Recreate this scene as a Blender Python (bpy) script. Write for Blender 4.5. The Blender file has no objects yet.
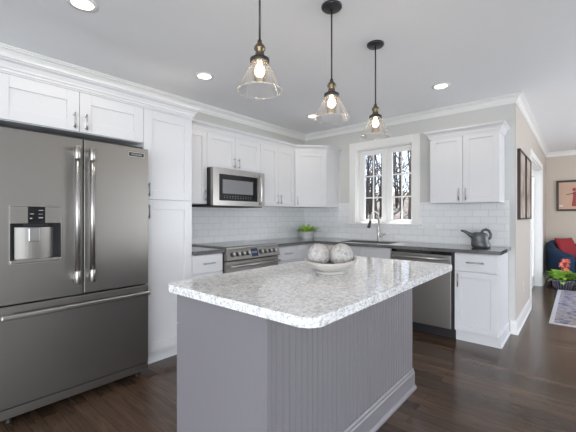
import bpy, bmesh, math, random
from mathutils import Vector, Matrix
random.seed(7)
R = math.radians
S = bpy.context.scene
COL = S.collection

# ---------------------------------------------------------------- camera
cam_d = bpy.data.cameras.new('camera')
cam_d.sensor_width = 36.0
cam_d.lens = 340.0 / 576.0 * 36.0
cam = bpy.data.objects.new('camera', cam_d)
cam.location = (3.29, -4.26, 1.24)
cam.rotation_euler = (R(90), 0, R(40.5))
COL.objects.link(cam)
S.camera = cam

# ---------------------------------------------------------------- world, sun, fill lamps, exposure
S.view_settings.view_transform = 'Standard'
S.view_settings.look = 'None'
S.view_settings.exposure = -0.12
S.view_settings.gamma = 1.0
S.view_settings.use_curve_mapping = False
try:
    S.cycles.use_denoising = True
    S.cycles.max_bounces = 10
    S.cycles.diffuse_bounces = 5
    S.cycles.glossy_bounces = 5
    S.cycles.transparent_max_bounces = 16
    S.cycles.sample_clamp_indirect = 20.0
    S.cycles.caustics_reflective = True
    S.cycles.blur_glossy = 0.0
except Exception:
    pass

world = bpy.data.worlds.new('sky')
S.world = world
world.use_nodes = True
wn = world.node_tree
wn.nodes.clear()
w_out = wn.nodes.new('ShaderNodeOutputWorld')
w_bg = wn.nodes.new('ShaderNodeBackground')
w_geo = wn.nodes.new('ShaderNodeTexCoord')
w_sep = wn.nodes.new('ShaderNodeSeparateXYZ')
w_ramp = wn.nodes.new('ShaderNodeValToRGB')
w_ramp.color_ramp.elements[0].position = 0.0
w_ramp.color_ramp.elements[0].color = (0.86, 0.92, 1.0, 1)
w_ramp.color_ramp.elements[1].position = 0.6
w_ramp.color_ramp.elements[1].color = (0.42, 0.62, 1.0, 1)
wn.links.new(w_geo.outputs['Generated'], w_sep.inputs[0])
wn.links.new(w_sep.outputs['Z'], w_ramp.inputs[0])
wn.links.new(w_ramp.outputs[0], w_bg.inputs[0])
w_bg.inputs[1].default_value = 2.8
wn.links.new(w_bg.outputs[0], w_out.inputs[0])


def lamp(name, kind, loc, energy, color=(1, 1, 1), direction=None, **kw):
    d = bpy.data.lights.new(name, kind)
    d.energy = energy
    d.color = color
    for k, v in kw.items():
        setattr(d, k, v)
    o = bpy.data.objects.new(name, d)
    o.location = loc
    if direction is not None:
        o.rotation_euler = Vector(direction).to_track_quat('-Z', 'Y').to_euler()
    COL.objects.link(o)
    return o


SUN_DIR = (0.16, -1.0, -1.07)
lamp('sun', 'SUN', (0, 8, 9), 32.0, (1.0, 0.97, 0.93), SUN_DIR, angle=R(1.0))
# added fill lamps behind and right of the camera, as if from unseen windows
lamp('rear_fill_lamp', 'AREA', (4.0, -7.55, 1.15), 115, (0.92, 0.96, 1.0), (-0.2, 1, 0.10), shape='RECTANGLE', size=3.0, size_y=2.0)
lamp('right_fill_lamp', 'AREA', (5.75, -6.2, 1.1), 84, (0.90, 0.95, 1.0), (-1, 0.5, 0.0), shape='RECTANGLE', size=2.0, size_y=1.8)
lamp('side_fill_lamp', 'AREA', (5.75, 0.4, 1.3), 48, (0.94, 0.97, 1.0), (-1, -0.8, 0.4), shape='RECTANGLE', size=1.2, size_y=1.6)
lamp('far_room_fill_lamp', 'AREA', (5.75, 2.5, 1.3), 28, (1.0, 0.97, 0.93), (-1, 0, 0.5), shape='RECTANGLE', size=1.4, size_y=1.6)

# ---------------------------------------------------------------- materials
MATS = {}


def nt(name):
    m = bpy.data.materials.new(name)
    m.use_nodes = True
    MATS[name] = m
    n = m.node_tree.nodes
    return m, n, m.node_tree.links, n['Principled BSDF']


def mat(name, col, rough=0.5, metal=0.0, spec=0.5, emit=None, estr=0.0, noise=0.0, nscale=8.0, bump=0.0, bscale=60.0, coat=0.0, aniso=0.0):
    m, n, l, b = nt(name)
    c = (*col, 1)
    b.inputs['Base Color'].default_value = c
    b.inputs['Roughness'].default_value = rough
    b.inputs['Metallic'].default_value = metal
    b.inputs['Specular IOR Level'].default_value = spec
    b.inputs['Coat Weight'].default_value = coat
    if emit:
        b.inputs['Emission Color'].default_value = (*emit, 1)
        b.inputs['Emission Strength'].default_value = estr
    tc = n.new('ShaderNodeTexCoord')
    if noise > 0:
        t = n.new('ShaderNodeTexNoise')
        t.inputs['Scale'].default_value = nscale
        t.inputs['Detail'].default_value = 4
        l.new(tc.outputs['Object'], t.inputs['Vector'])
        mx = n.new('ShaderNodeMix')
        mx.data_type = 'RGBA'
        mx.inputs['A'].default_value = (*[x * (1 - noise) for x in col], 1)
        mx.inputs['B'].default_value = (*[min(1, x * (1 + noise)) for x in col], 1)
        l.new(t.outputs['Fac'], mx.inputs['Factor'])
        l.new(mx.outputs['Result'], b.inputs['Base Color'])
    if bump > 0:
        t2 = n.new('ShaderNodeTexNoise')
        t2.inputs['Scale'].default_value = bscale
        l.new(tc.outputs['Object'], t2.inputs['Vector'])
        bp = n.new('ShaderNodeBump')
        bp.inputs['Strength'].default_value = bump
        bp.inputs['Distance'].default_value = 0.01
        l.new(t2.outputs['Fac'], bp.inputs['Height'])
        l.new(bp.outputs['Normal'], b.inputs['Normal'])
    if aniso:
        b.inputs['Anisotropic'].default_value = aniso
    return m


def steel(name, col, rough, aniso=0.75, scale=(3, 3, 400)):
    """brushed steel: fine horizontal brushing"""
    m, n, l, b = nt(name)
    b.inputs['Metallic'].default_value = 1.0
    b.inputs['Base Color'].default_value = (*col, 1)
    b.inputs['Roughness'].default_value = rough
    b.inputs['Anisotropic'].default_value = aniso
    tg = n.new('ShaderNodeTangent')
    tg.direction_type = 'RADIAL'
    tg.axis = 'Z'
    l.new(tg.outputs[0], b.inputs['Tangent'])
    tc = n.new('ShaderNodeTexCoord')
    mp = n.new('ShaderNodeMapping')
    mp.inputs['Scale'].default_value = scale
    l.new(tc.outputs['Object'], mp.inputs[0])
    t = n.new('ShaderNodeTexNoise')
    t.inputs['Scale'].default_value = 1.0
    t.inputs['Detail'].default_value = 3
    l.new(mp.outputs[0], t.inputs['Vector'])
    mr = n.new('ShaderNodeMapRange')
    mr.inputs['To Min'].default_value = rough * 0.95
    mr.inputs['To Max'].default_value = rough * 1.06
    l.new(t.outputs['Fac'], mr.inputs['Value'])
    l.new(mr.outputs[0], b.inputs['Roughness'])
    return m


def ramp(n, stops):
    r = n.new('ShaderNodeValToRGB')
    e = r.color_ramp.elements
    while len(e) < len(stops):
        e.new(0.5)
    for i, (p, c) in enumerate(stops):
        e[i].position = p
        e[i].color = (*c, 1)
    return r


mat('white_paint', (0.70, 0.70, 0.715), 0.32, noise=0.01)
mat('trim_paint', (0.80, 0.795, 0.78), 0.35, noise=0.01)
mat('ceiling_paint', (0.84, 0.85, 0.87), 0.85, noise=0.01, bump=0.03, bscale=90)
mat('gray_wall', (0.60, 0.60, 0.58), 0.8, noise=0.015, bump=0.03, bscale=120)
mat('hall_wall_warm', (0.52, 0.47, 0.425), 0.8, noise=0.015, bump=0.03, bscale=120)  # warm tint of the hall's light put into the wall colour
mat('far_wall_warm', (0.60, 0.53, 0.455), 0.8, noise=0.015, bump=0.03, bscale=120)  # warm light on the far wall mixed into its base colour
mat('island_paint', (0.212, 0.200, 0.216), 0.38, noise=0.015)
mat('dark_recess', (0.012, 0.012, 0.013), 0.6)
steel('stainless', (0.275, 0.261, 0.245), 0.40, 0.35)
steel('stainless_bright', (0.42, 0.405, 0.385), 0.3, 0.4)
mat('bar_steel', (0.52, 0.51, 0.50), 0.34, 1.0)
mat('nickel', (0.60, 0.585, 0.56), 0.28, 1.0)
mat('pull_metal', (0.55, 0.54, 0.53), 0.3, 1.0)
mat('black_metal', (0.018, 0.018, 0.02), 0.4)
mat('brass_aged', (0.20, 0.16, 0.11), 0.35, 1.0)
mat('black_glass', (0.008, 0.008, 0.009), 0.06, spec=0.6)
mat('gray_glass', (0.22, 0.225, 0.23), 0.12, spec=0.6)
mat('display_text', (0.30, 0.32, 0.34), 0.5, emit=(0.7, 0.8, 0.9), estr=0.05)
mat('button_gray', (0.16, 0.165, 0.17), 0.5)
mat('display_blue', (0.02, 0.03, 0.08), 0.2, emit=(0.1, 0.2, 0.6), estr=0.012)
mat('cooktop_glass', (0.02, 0.02, 0.021), 0.06, spec=0.7)
mat('bulb_glow', (1, 0.9, 0.7), 0.5, emit=(1.0, 0.78, 0.5), estr=14)
mat('downlight_glow', (1, 1, 1), 0.5, emit=(1.0, 0.95, 0.88), estr=6)
mat('ceramic_bowl', (0.50, 0.475, 0.445), 0.4, noise=0.08, nscale=20)
mat('white_pot', (0.72, 0.72, 0.71), 0.35, noise=0.03)
mat('leaf', (0.13, 0.30, 0.035), 0.45, noise=0.5, nscale=30)
mat('leaf_bright', (0.36, 0.58, 0.09), 0.45, noise=0.4, nscale=22)
mat('soil', (0.03, 0.02, 0.015), 0.9)
mat('flower', (0.80, 0.23, 0.16), 0.5, noise=0.25, nscale=40)
mat('navy_fabric', (0.010, 0.032, 0.075), 0.85, noise=0.25, nscale=40, bump=0.2, bscale=300)
mat('red_fabric', (0.30, 0.022, 0.03), 0.85, noise=0.25, nscale=40, bump=0.2, bscale=300)
mat('pot_dark', (0.05, 0.045, 0.06), 0.25)
mat('pot_light', (0.24, 0.22, 0.28), 0.3)
mat('can_metal', (0.10, 0.105, 0.11), 0.38, 0.55, noise=0.2, nscale=25, bump=0.15, bscale=80)
mat('frame_dark', (0.025, 0.014, 0.010), 0.35)
mat('frame_black', (0.015, 0.013, 0.012), 0.4)
mat('art_mat', (0.60, 0.40, 0.30), 0.7, noise=0.1, nscale=6)
mat('art_red', (0.35, 0.06, 0.06), 0.7, noise=0.25, nscale=30)
mat('art_dark', (0.05, 0.03, 0.03), 0.7)
mat('art_white', (0.75, 0.70, 0.66), 0.7)
mat('plastic_white', (0.78, 0.78, 0.77), 0.4)
mat('plastic_cream', (0.62, 0.58, 0.53), 0.4)
mat('bark', (0.06, 0.042, 0.031), 0.9, noise=0.5, nscale=12)
mat('bark_pale', (0.10, 0.072, 0.05), 0.9, noise=0.4, nscale=12)
mat('leaf_litter', (0.045, 0.030, 0.019), 1.0, noise=0.4, nscale=3)
mat('wood_dark_leg', (0.03, 0.018, 0.01), 0.4)
mat('badge_silver', (0.6, 0.6, 0.6), 0.3, 1.0)
mat('chrome_foot', (0.5, 0.5, 0.5), 0.3, 1.0)

# ball: pale carved stone look
m, n, l, b = nt('woven_ball')
b.inputs['Roughness'].default_value = 0.75
tc = n.new('ShaderNodeTexCoord')
v = n.new('ShaderNodeTexNoise'); v.inputs['Scale'].default_value = 60; v.inputs['Detail'].default_value = 5
l.new(tc.outputs['Object'], v.inputs['Vector'])
rp = ramp(n, [(0.3, (0.26, 0.255, 0.25)), (0.5, (0.46, 0.44, 0.425)), (0.7, (0.58, 0.555, 0.535))])
l.new(v.outputs['Fac'], rp.inputs[0]); l.new(rp.outputs[0], b.inputs['Base Color'])
bp = n.new('ShaderNodeBump'); bp.inputs['Strength'].default_value = 0.6; bp.inputs['Distance'].default_value = 0.004
l.new(v.outputs['Fac'], bp.inputs['Height']); l.new(bp.outputs[0], b.inputs['Normal'])

# art panels in the hall: brown blurred landscape
m, n, l, b = nt('art_brown')
b.inputs['Roughness'].default_value = 0.6
tc = n.new('ShaderNodeTexCoord')
v = n.new('ShaderNodeTexNoise'); v.inputs['Scale'].default_value = 5; v.inputs['Detail'].default_value = 6
l.new(tc.outputs['Object'], v.inputs['Vector'])
rp = ramp(n, [(0.3, (0.16, 0.11, 0.08)), (0.5, (0.38, 0.30, 0.24)), (0.7, (0.50, 0.44, 0.40))])
l.new(v.outputs['Fac'], rp.inputs[0]); l.new(rp.outputs[0], b.inputs['Base Color'])

# island top: pale speckled quartz
m, n, l, b = nt('speckled_quartz')
b.inputs['Roughness'].default_value = 0.09
b.inputs['Specular IOR Level'].default_value = 0.55
tc = n.new('ShaderNodeTexCoord')
mpg = n.new('ShaderNodeMapping'); mpg.inputs['Rotation'].default_value = (0, 0, 0.5); mpg.inputs['Scale'].default_value = (1.0, 0.62, 1.0)
l.new(tc.outputs['Object'], mpg.inputs[0])
n1 = n.new('ShaderNodeTexNoise'); n1.inputs['Scale'].default_value = 95; n1.inputs['Detail'].default_value = 6; n1.inputs['Roughness'].default_value = 0.7
n2 = n.new('ShaderNodeTexNoise'); n2.inputs['Scale'].default_value = 38; n2.inputs['Detail'].default_value = 5; n2.inputs['Roughness'].default_value = 0.75
n3 = n.new('ShaderNodeTexVoronoi'); n3.inputs['Scale'].default_value = 110
for t in (n1, n2, n3):
    l.new(mpg.outputs[0], t.inputs['Vector'])
r1 = ramp(n, [(0.38, (0.06, 0.06, 0.07)), (0.465, (0.44, 0.46, 0.47)), (0.53, (0.92, 0.92, 0.915))])
r2 = ramp(n, [(0.36, (0.52, 0.52, 0.53)), (0.46, (0.82, 0.82, 0.82)), (0.56, (0.93, 0.93, 0.92))])
l.new(n1.outputs['Fac'], r1.inputs[0]); l.new(n2.outputs['Fac'], r2.inputs[0])
mx = n.new('ShaderNodeMix'); mx.data_type = 'RGBA'; mx.inputs['Factor'].default_value = 0.52
l.new(r1.outputs[0], mx.inputs['A']); l.new(r2.outputs[0], mx.inputs['B'])
r3 = ramp(n, [(0.0, (0.55, 0.55, 0.56)), (0.16, (1, 1, 1))])
l.new(n3.outputs['Distance'], r3.inputs[0])
mu = n.new('ShaderNodeMix'); mu.data_type = 'RGBA'; mu.blend_type = 'MULTIPLY'; mu.inputs['Factor'].default_value = 0.3
l.new(mx.outputs['Result'], mu.inputs['A']); l.new(r3.outputs[0], mu.inputs['B'])
l.new(mu.outputs['Result'], b.inputs['Base Color'])

# perimeter counters: charcoal quartz
m, n, l, b = nt('charcoal_quartz')
b.inputs['Roughness'].default_value = 0.07
b.inputs['Specular IOR Level'].default_value = 0.75
tc = n.new('ShaderNodeTexCoord')
n1 = n.new('ShaderNodeTexNoise'); n1.inputs['Scale'].default_value = 150; n1.inputs['Detail'].default_value = 3
l.new(tc.outputs['Object'], n1.inputs['Vector'])
r1 = ramp(n, [(0.3, (0.065, 0.066, 0.067)), (0.7, (0.17, 0.17, 0.168))])
l.new(n1.outputs['Fac'], r1.inputs[0]); l.new(r1.outputs[0], b.inputs['Base Color'])


def tile_mat(name, axis):
    m, n, l, b = nt(name)
    b.inputs['Roughness'].default_value = 0.1
    tc = n.new('ShaderNodeTexCoord')
    sp = n.new('ShaderNodeSeparateXYZ'); cb = n.new('ShaderNodeCombineXYZ')
    l.new(tc.outputs['Object'], sp.inputs[0])
    l.new(sp.outputs[axis], cb.inputs['X']); l.new(sp.outputs['Z'], cb.inputs['Y'])
    br = n.new('ShaderNodeTexBrick')
    br.inputs['Scale'].default_value = 1.0
    br.inputs['Brick Width'].default_value = 0.154
    br.inputs['Row Height'].default_value = 0.077
    br.inputs['Mortar Size'].default_value = 0.0022
    br.inputs['Mortar Smooth'].default_value = 0.25
    br.inputs['Color1'].default_value = (0.82, 0.83, 0.84, 1)
    br.inputs['Color2'].default_value = (0.79, 0.80, 0.81, 1)
    br.inputs['Mortar'].default_value = (0.66, 0.66, 0.66, 1)
    l.new(cb.outputs[0], br.inputs['Vector'])
    l.new(br.outputs['Color'], b.inputs['Base Color'])
    inv = n.new('ShaderNodeMath'); inv.operation = 'SUBTRACT'; inv.inputs[0].default_value = 1.0
    l.new(br.outputs['Fac'], inv.inputs[1])
    nz = n.new('ShaderNodeTexNoise'); nz.inputs['Scale'].default_value = 14
    l.new(tc.outputs['Object'], nz.inputs['Vector'])
    b1 = n.new('ShaderNodeBump'); b1.inputs['Strength'].default_value = 0.25; b1.inputs['Distance'].default_value = 0.02
    l.new(nz.outputs['Fac'], b1.inputs['Height'])
    b2 = n.new('ShaderNodeBump'); b2.inputs['Strength'].default_value = 0.7; b2.inputs['Distance'].default_value = 0.003
    l.new(inv.outputs[0], b2.inputs['Height']); l.new(b1.outputs[0], b2.inputs['Normal'])
    l.new(b2.outputs[0], b.inputs['Normal'])


tile_mat('tile_on_back', 'X')
tile_mat('tile_on_left', 'Y')

# floor: dark stained oak planks running along X
m, n, l, b = nt('dark_oak')
tc = n.new('ShaderNodeTexCoord')
br = n.new('ShaderNodeTexBrick')
br.offset = 0.37
br.inputs['Scale'].default_value = 1.0
br.inputs['Brick Width'].default_value = 1.25
br.inputs['Row Height'].default_value = 0.083
br.inputs['Mortar Size'].default_value = 0.0012
br.inputs['Color1'].default_value = (0.050, 0.031, 0.021, 1)
br.inputs['Color2'].default_value = (0.102, 0.064, 0.043, 1)
br.inputs['Mortar'].default_value = (0.012, 0.008, 0.006, 1)
l.new(tc.outputs['Object'], br.inputs['Vector'])
mp = n.new('ShaderNodeMapping'); mp.inputs['Scale'].default_value = (1.6, 17, 1)
l.new(tc.outputs['Object'], mp.inputs[0])
g = n.new('ShaderNodeTexNoise'); g.inputs['Scale'].default_value = 2.2; g.inputs['Detail'].default_value = 6; g.inputs['Distortion'].default_value = 1.2
l.new(mp.outputs[0], g.inputs['Vector'])
rg = ramp(n, [(0.3, (0.7, 0.68, 0.66)), (0.5, (1.0, 0.98, 0.95)), (0.72, (1.45, 1.38, 1.3))])
l.new(g.outputs['Fac'], rg.inputs[0])
mu = n.new('ShaderNodeMix'); mu.data_type = 'RGBA'; mu.blend_type = 'MULTIPLY'; mu.inputs['Factor'].default_value = 0.9
l.new(br.outputs['Color'], mu.inputs['A']); l.new(rg.outputs[0], mu.inputs['B'])
l.new(mu.outputs['Result'], b.inputs['Base Color'])
rr = n.new('ShaderNodeMapRange'); rr.inputs['To Min'].default_value = 0.13; rr.inputs['To Max'].default_value = 0.26
l.new(g.outputs['Fac'], rr.inputs['Value']); l.new(rr.outputs[0], b.inputs['Roughness'])
bb = n.new('ShaderNodeBump'); bb.inputs['Strength'].default_value = 0.12; bb.inputs['Distance'].default_value = 0.004
l.new(g.outputs['Fac'], bb.inputs['Height']); l.new(bb.outputs[0], b.inputs['Normal'])
b.inputs['Specular IOR Level'].default_value = 0.5

# rug: faded oriental pattern
m, n, l, b = nt('faded_rug')
b.inputs['Roughness'].default_value = 0.95
tc = n.new('ShaderNodeTexCoord')
n1 = n.new('ShaderNodeTexNoise'); n1.inputs['Scale'].default_value = 9; n1.inputs['Detail'].default_value = 8; n1.inputs['Roughness'].default_value = 0.7
n2 = n.new('ShaderNodeTexVoronoi'); n2.inputs['Scale'].default_value = 7
l.new(tc.outputs['Object'], n1.inputs['Vector']); l.new(tc.outputs['Object'], n2.inputs['Vector'])
r1 = ramp(n, [(0.38, (0.08, 0.08, 0.14)), (0.46, (0.24, 0.22, 0.26)), (0.54, (0.40, 0.355, 0.35)), (0.62, (0.28, 0.18, 0.175))])
l.new(n1.outputs['Fac'], r1.inputs[0])
r2 = ramp(n, [(0.1, (0.7, 0.7, 0.78)), (0.35, (1, 1, 1))])
l.new(n2.outputs['Distance'], r2.inputs[0])
mu = n.new('ShaderNodeMix'); mu.data_type = 'RGBA'; mu.blend_type = 'MULTIPLY'; mu.inputs['Factor'].default_value = 0.8
l.new(r1.outputs[0], mu.inputs['A']); l.new(r2.outputs[0], mu.inputs['B'])
l.new(mu.outputs['Result'], b.inputs['Base Color'])
mat('rug_border', (0.55, 0.52, 0.53), 0.95, noise=0.2, nscale=30)


def thin_glass(name, tint, gloss, film=0.0):
    """a clear thin pane: mostly lets light straight through, mirrors a little"""
    m, n, l, b = nt(name)
    n.remove(b)
    out = n['Material Output']
    tr = n.new('ShaderNodeBsdfTransparent'); tr.inputs[0].default_value = (*tint, 1)
    gl = n.new('ShaderNodeBsdfGlossy'); gl.inputs['Roughness'].default_value = 0.03
    gl.inputs['Color'].default_value = (1, 1, 1, 1)
    fr = n.new('ShaderNodeLayerWeight'); fr.inputs['Blend'].default_value = gloss
    sc = n.new('ShaderNodeMath'); sc.operation = 'MULTIPLY'; sc.inputs[1].default_value = 0.8
    l.new(fr.outputs['Fresnel'], sc.inputs[0])
    mx = n.new('ShaderNodeMixShader')
    l.new(sc.outputs[0], mx.inputs[0]); l.new(tr.outputs[0], mx.inputs[1]); l.new(gl.outputs[0], mx.inputs[2])
    last = mx
    if film > 0:      # faint milky film added to make the clear glass look brighter
        df = n.new('ShaderNodeBsdfTranslucent'); df.inputs[0].default_value = (0.95, 0.94, 0.93, 1)
        m2 = n.new('ShaderNodeMixShader'); m2.inputs[0].default_value = film
        l.new(mx.outputs[0], m2.inputs[1]); l.new(df.outputs[0], m2.inputs[2])
        last = m2
    l.new(last.outputs[0], out.inputs['Surface'])


thin_glass('pane_glass', (0.97, 0.985, 1.0), 0.12)
thin_glass('shade_glass', (0.985, 0.98, 0.98), 0.18, 0.022)
thin_glass('rim_glass', (0.93, 0.93, 0.93), 0.25, 0.07)
MATS['pane_glass'].use_backface_culling = False


# ---------------------------------------------------------------- mesh builder
class MB:
    def __init__(self):
        self.bm = bmesh.new()
        self.smooth_faces = []

    def box(self, x0, y0, z0, x1, y1, z1, bev=0.0, f=None):
        """axis box; f maps local -> world"""
        bm = self.bm
        x0, x1 = min(x0, x1), max(x0, x1)
        y0, y1 = min(y0, y1), max(y0, y1)
        z0, z1 = min(z0, z1), max(z0, z1)
        vs = [bm.verts.new((x, y, z)) for x in (x0, x1) for y in (y0, y1) for z in (z0, z1)]
        F = [(0, 1, 3, 2), (4, 6, 7, 5), (0, 4, 5, 1), (2, 3, 7, 6), (0, 2, 6, 4), (1, 5, 7, 3)]
        fs = [bm.faces.new([vs[i] for i in q]) for q in F]
        new = vs
        if bev > 0:
            bev = min(bev, 0.45 * min(x1 - x0, y1 - y0, z1 - z0))
            es = list({e for q in fs for e in q.edges})
            r = bmesh.ops.bevel(bm, geom=es, offset=bev, segments=2, profile=0.5, affect='EDGES')
            new = list({v for q in r['faces'] for v in q.verts} | {v for v in vs if v.is_valid})
        if f:
            for v in new:
                v.co = f(v.co)
        return self

    def quad(self, pts):
        self.bm.faces.new([self.bm.verts.new(p) for p in pts])
        return self

    def poly_prism(self, pts, z0, z1, f=None, bev=0.0):
        bm = self.bm
        a = [bm.verts.new((p[0], p[1], z0)) for p in pts]
        c = [bm.verts.new((p[0], p[1], z1)) for p in pts]
        k = len(pts)
        fs = [bm.faces.new(a[::-1]), bm.faces.new(c)]
        for i in range(k):
            fs.append(bm.faces.new((a[i], a[(i + 1) % k], c[(i + 1) % k], c[i])))
        new = a + c
        if bev > 0:
            es = list(set(fs[0].edges) | set(fs[1].edges))
            r = bmesh.ops.bevel(bm, geom=es, offset=bev, segments=2, profile=0.5, affect='EDGES')
            new = list({v for q in r['faces'] for v in q.verts} | {v for v in new if v.is_valid})
        if f:
            for v in new:
                v.co = f(v.co)
        return self

    def tube(self, pts, rad, n=10, caps=True):
        """tube along points; rad is a number or a list"""
        bm = self.bm
        P = [Vector(p) for p in pts]
        rs = rad if isinstance(rad, (list, tuple)) else [rad] * len(P)
        rings = []
        up = None
        for i, p in enumerate(P):
            t = (P[min(i + 1, len(P) - 1)] - P[max(i - 1, 0)]).normalized()
            if up is None:
                up = Vector((0, 0, 1)) if abs(t.z) < 0.9 else Vector((1, 0, 0))
            u = t.cross(up)
            if u.length < 1e-4:
                up = Vector((0, 1, 0)); u = t.cross(up)
            u.normalize()
            w = u.cross(t).normalized()
            up = w
            rings.append([bm.verts.new(p + (u * math.cos(2 * math.pi * k / n) + w * math.sin(2 * math.pi * k / n)) * rs[i]) for k in range(n)])
        for a, c in zip(rings, rings[1:]):
            for k in range(n):
                q = bm.faces.new((a[k], a[(k + 1) % n], c[(k + 1) % n], c[k]))
                q.smooth = True
        if caps:
            bm.faces.new(rings[0][::-1]); bm.faces.new(rings[-1])
        return self

    def lathe(self, prof, c=(0, 0, 0), n=28, sx=1.0, sy=1.0, wob=None, caps=True):
        bm = self.bm
        rings = []
        for (r, z) in prof:
            ring = []
            for k in range(n):
                a = 2 * math.pi * k / n
                dz = wob(a, r, z) if wob else 0
                ring.append(bm.verts.new((c[0] + r * math.cos(a) * sx, c[1] + r * math.sin(a) * sy, c[2] + z + dz)))
            rings.append(ring)
        for a, d in zip(rings, rings[1:]):
            for k in range(n):
                q = bm.faces.new((a[k], a[(k + 1) % n], d[(k + 1) % n], d[k]))
                q.smooth = True
        if caps:
            if prof[0][0] > 1e-5:
                bm.faces.new(rings[0][::-1])
            if prof[-1][0] > 1e-5:
                bm.faces.new(rings[-1])
        return self

    def ball(self, c, r, sx=1, sy=1, sz=1, seg=24, rings=14, fn=None):
        res = bmesh.ops.create_uvsphere(self.bm, u_segments=seg, v_segments=rings, radius=r)
        for v in res['verts']:
            d = v.co.copy()
            if fn:
                d = fn(d)
            v.co = Vector((d.x * sx + c[0], d.y * sy + c[1], d.z * sz + c[2]))
            for q in v.link_faces:
                q.smooth = True
        return self

    def sweep(self, p0, p1, m0, m1, prof, base):
        """profile (out, z) from p0 to p1 with mitre vectors m0, m1 (per unit of out)"""
        bm = self.bm
        A = [bm.verts.new((p0[0] + m0[0] * o, p0[1] + m0[1] * o, base + z)) for o, z in prof]
        B = [bm.verts.new((p1[0] + m1[0] * o, p1[1] + m1[1] * o, base + z)) for o, z in prof]
        k = len(prof)
        for i in range(k):
            bm.faces.new((A[i], A[(i + 1) % k], B[(i + 1) % k], B[i]))
        bm.faces.new(A[::-1]); bm.faces.new(B)
        return self

    def build(self, name, material, parent=None, loc=None, solid=None, fix=True):
        bm = self.bm
        bmesh.ops.remove_doubles(bm, verts=bm.verts, dist=1e-6)
        if fix:
            bmesh.ops.recalc_face_normals(bm, faces=bm.faces)
        root = parent
        while root is not None and root.parent is not None:
            root = root.parent
        if root is not None:
            off = root.location.copy()
        else:
            off = Vector(loc) if loc is not None else Vector((0, 0, 0))
        for v in bm.verts:
            v.co -= off
        me = bpy.data.meshes.new(name)
        bm.to_mesh(me)
        bm.free()
        me.materials.append(MATS[material])
        o = bpy.data.objects.new(name, me)
        COL.objects.link(o)
        if parent is not None:
            o.parent = parent
        else:
            o.location = off
        return o


def thing(name, label, cat, loc, group=None):
    o = bpy.data.objects.new(name, None)
    o.empty_display_size = 0.1
    o.location = loc
    o['label'] = label
    o['category'] = cat
    if group:
        o['group'] = group
    COL.objects.link(o)
    return o


def tag(o, label, cat, group=None, kind=None):
    o['label'] = label
    o['category'] = cat
    if group:
        o['group'] = group
    if kind:
        o['kind'] = kind
    return o


def struct(o):
    o['kind'] = 'structure'
    return o


def mitres(path):
    """mitre vectors for an offset to the right of travel"""
    ns = []
    for a, c in zip(path, path[1:]):
        d = Vector((c[0] - a[0], c[1] - a[1])).normalized()
        ns.append(Vector((d.y, -d.x)))
    out = []
    for i in range(len(path)):
        if i == 0:
            out.append(ns[0])
        elif i == len(path) - 1:
            out.append(ns[-1])
        else:
            s = ns[i - 1] + ns[i]
            out.append(s / (1 + ns[i - 1].dot(ns[i])))
    return out


def copy_tree(o, parent=None):
    c = o.copy()
    COL.objects.link(c)
    if parent is not None:
        c.parent = parent
    for ch in list(o.children):
        copy_tree(ch, c)
    return c


def frame_fn(P, u, nrm):
    """local (a along u, b up, c outwards) -> world"""
    P = Vector(P); u = Vector((*u, 0)); w = Vector((*nrm, 0)); z = Vector((0, 0, 1))
    return lambda v: P + u * v.x + z * v.y + w * v.z


# ---------------------------------------------------------------- room shell
CEIL = 2.515
XH = 2.79          # hall wall
YF = 4.37          # far wall
XR, YB = 5.8, -7.6
WT = 0.14


def slab(name, material, *boxes, **kw):
    mb = MB()
    for q in boxes:
        mb.box(*q)
    return struct(mb.build(name, material, **kw))


slab('floor', 'dark_oak', (-0.14, YB - WT, -0.1, XR + WT, WT, 0.0), (XH - WT, WT, -0.1, XR + WT, YF + WT, 0.0))
slab('ceiling', 'ceiling_paint', (-0.14, YB - WT, CEIL, XR + WT, WT, CEIL + 0.1), (XH - WT, WT, CEIL, XR + WT, YF + WT, CEIL + 0.1))
slab('wall_left', 'gray_wall', (-WT, YB - WT, 0, 0, WT, CEIL))
WX0, WX1, WZ0, WZ1 = 0.905, 1.71, 1.15, 2.17
slab('wall_back', 'gray_wall', (0, 0, 0, WX0, WT, CEIL), (WX1, 0, 0, XH - 0.006, WT, CEIL), (WX0, 0, 0, WX1, WT, WZ0), (WX0, 0, WZ1, WX1, WT, CEIL))
DY0, DY1, DZ = 1.42, 3.22, 2.06
slab('wall_hall', 'hall_wall_warm', (XH - WT, WT, 0, XH, DY0, CEIL), (XH - WT, DY1, 0, XH, YF, CEIL), (XH - WT, DY0, DZ, XH, DY1, CEIL), (XH - 0.006, 0.0, 0, XH, WT, CEIL))
slab('wall_far', 'far_wall_warm', (XH - WT, YF, 0, XR, YF + WT, CEIL))
# unseen right and rear walls, with openings set at the added fill lamps
ZW0, ZW1 = 0.12, 2.2
slab('wall_right', 'gray_wall', (XR, YB, 0, XR + WT, YF + WT, 0.2), (XR, YB, ZW1, XR + WT, YF + WT, CEIL), (XR, YB, 0.2, XR + WT, -7.2, ZW1), (XR, -5.2, 0.2, XR + WT, -0.2, ZW1), (XR, 1.0, 0.2, XR + WT, 1.8, ZW1), (XR, 3.2, 0.2, XR + WT, YF + WT, ZW1))
slab('wall_rear', 'gray_wall', (0, YB - WT, 0, XR, YB, ZW0), (0, YB - WT, ZW1, XR, YB, CEIL), (0, YB - WT, ZW0, 2.5, YB, ZW1), (5.5, YB - WT, ZW0, XR, YB, ZW1))

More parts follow.
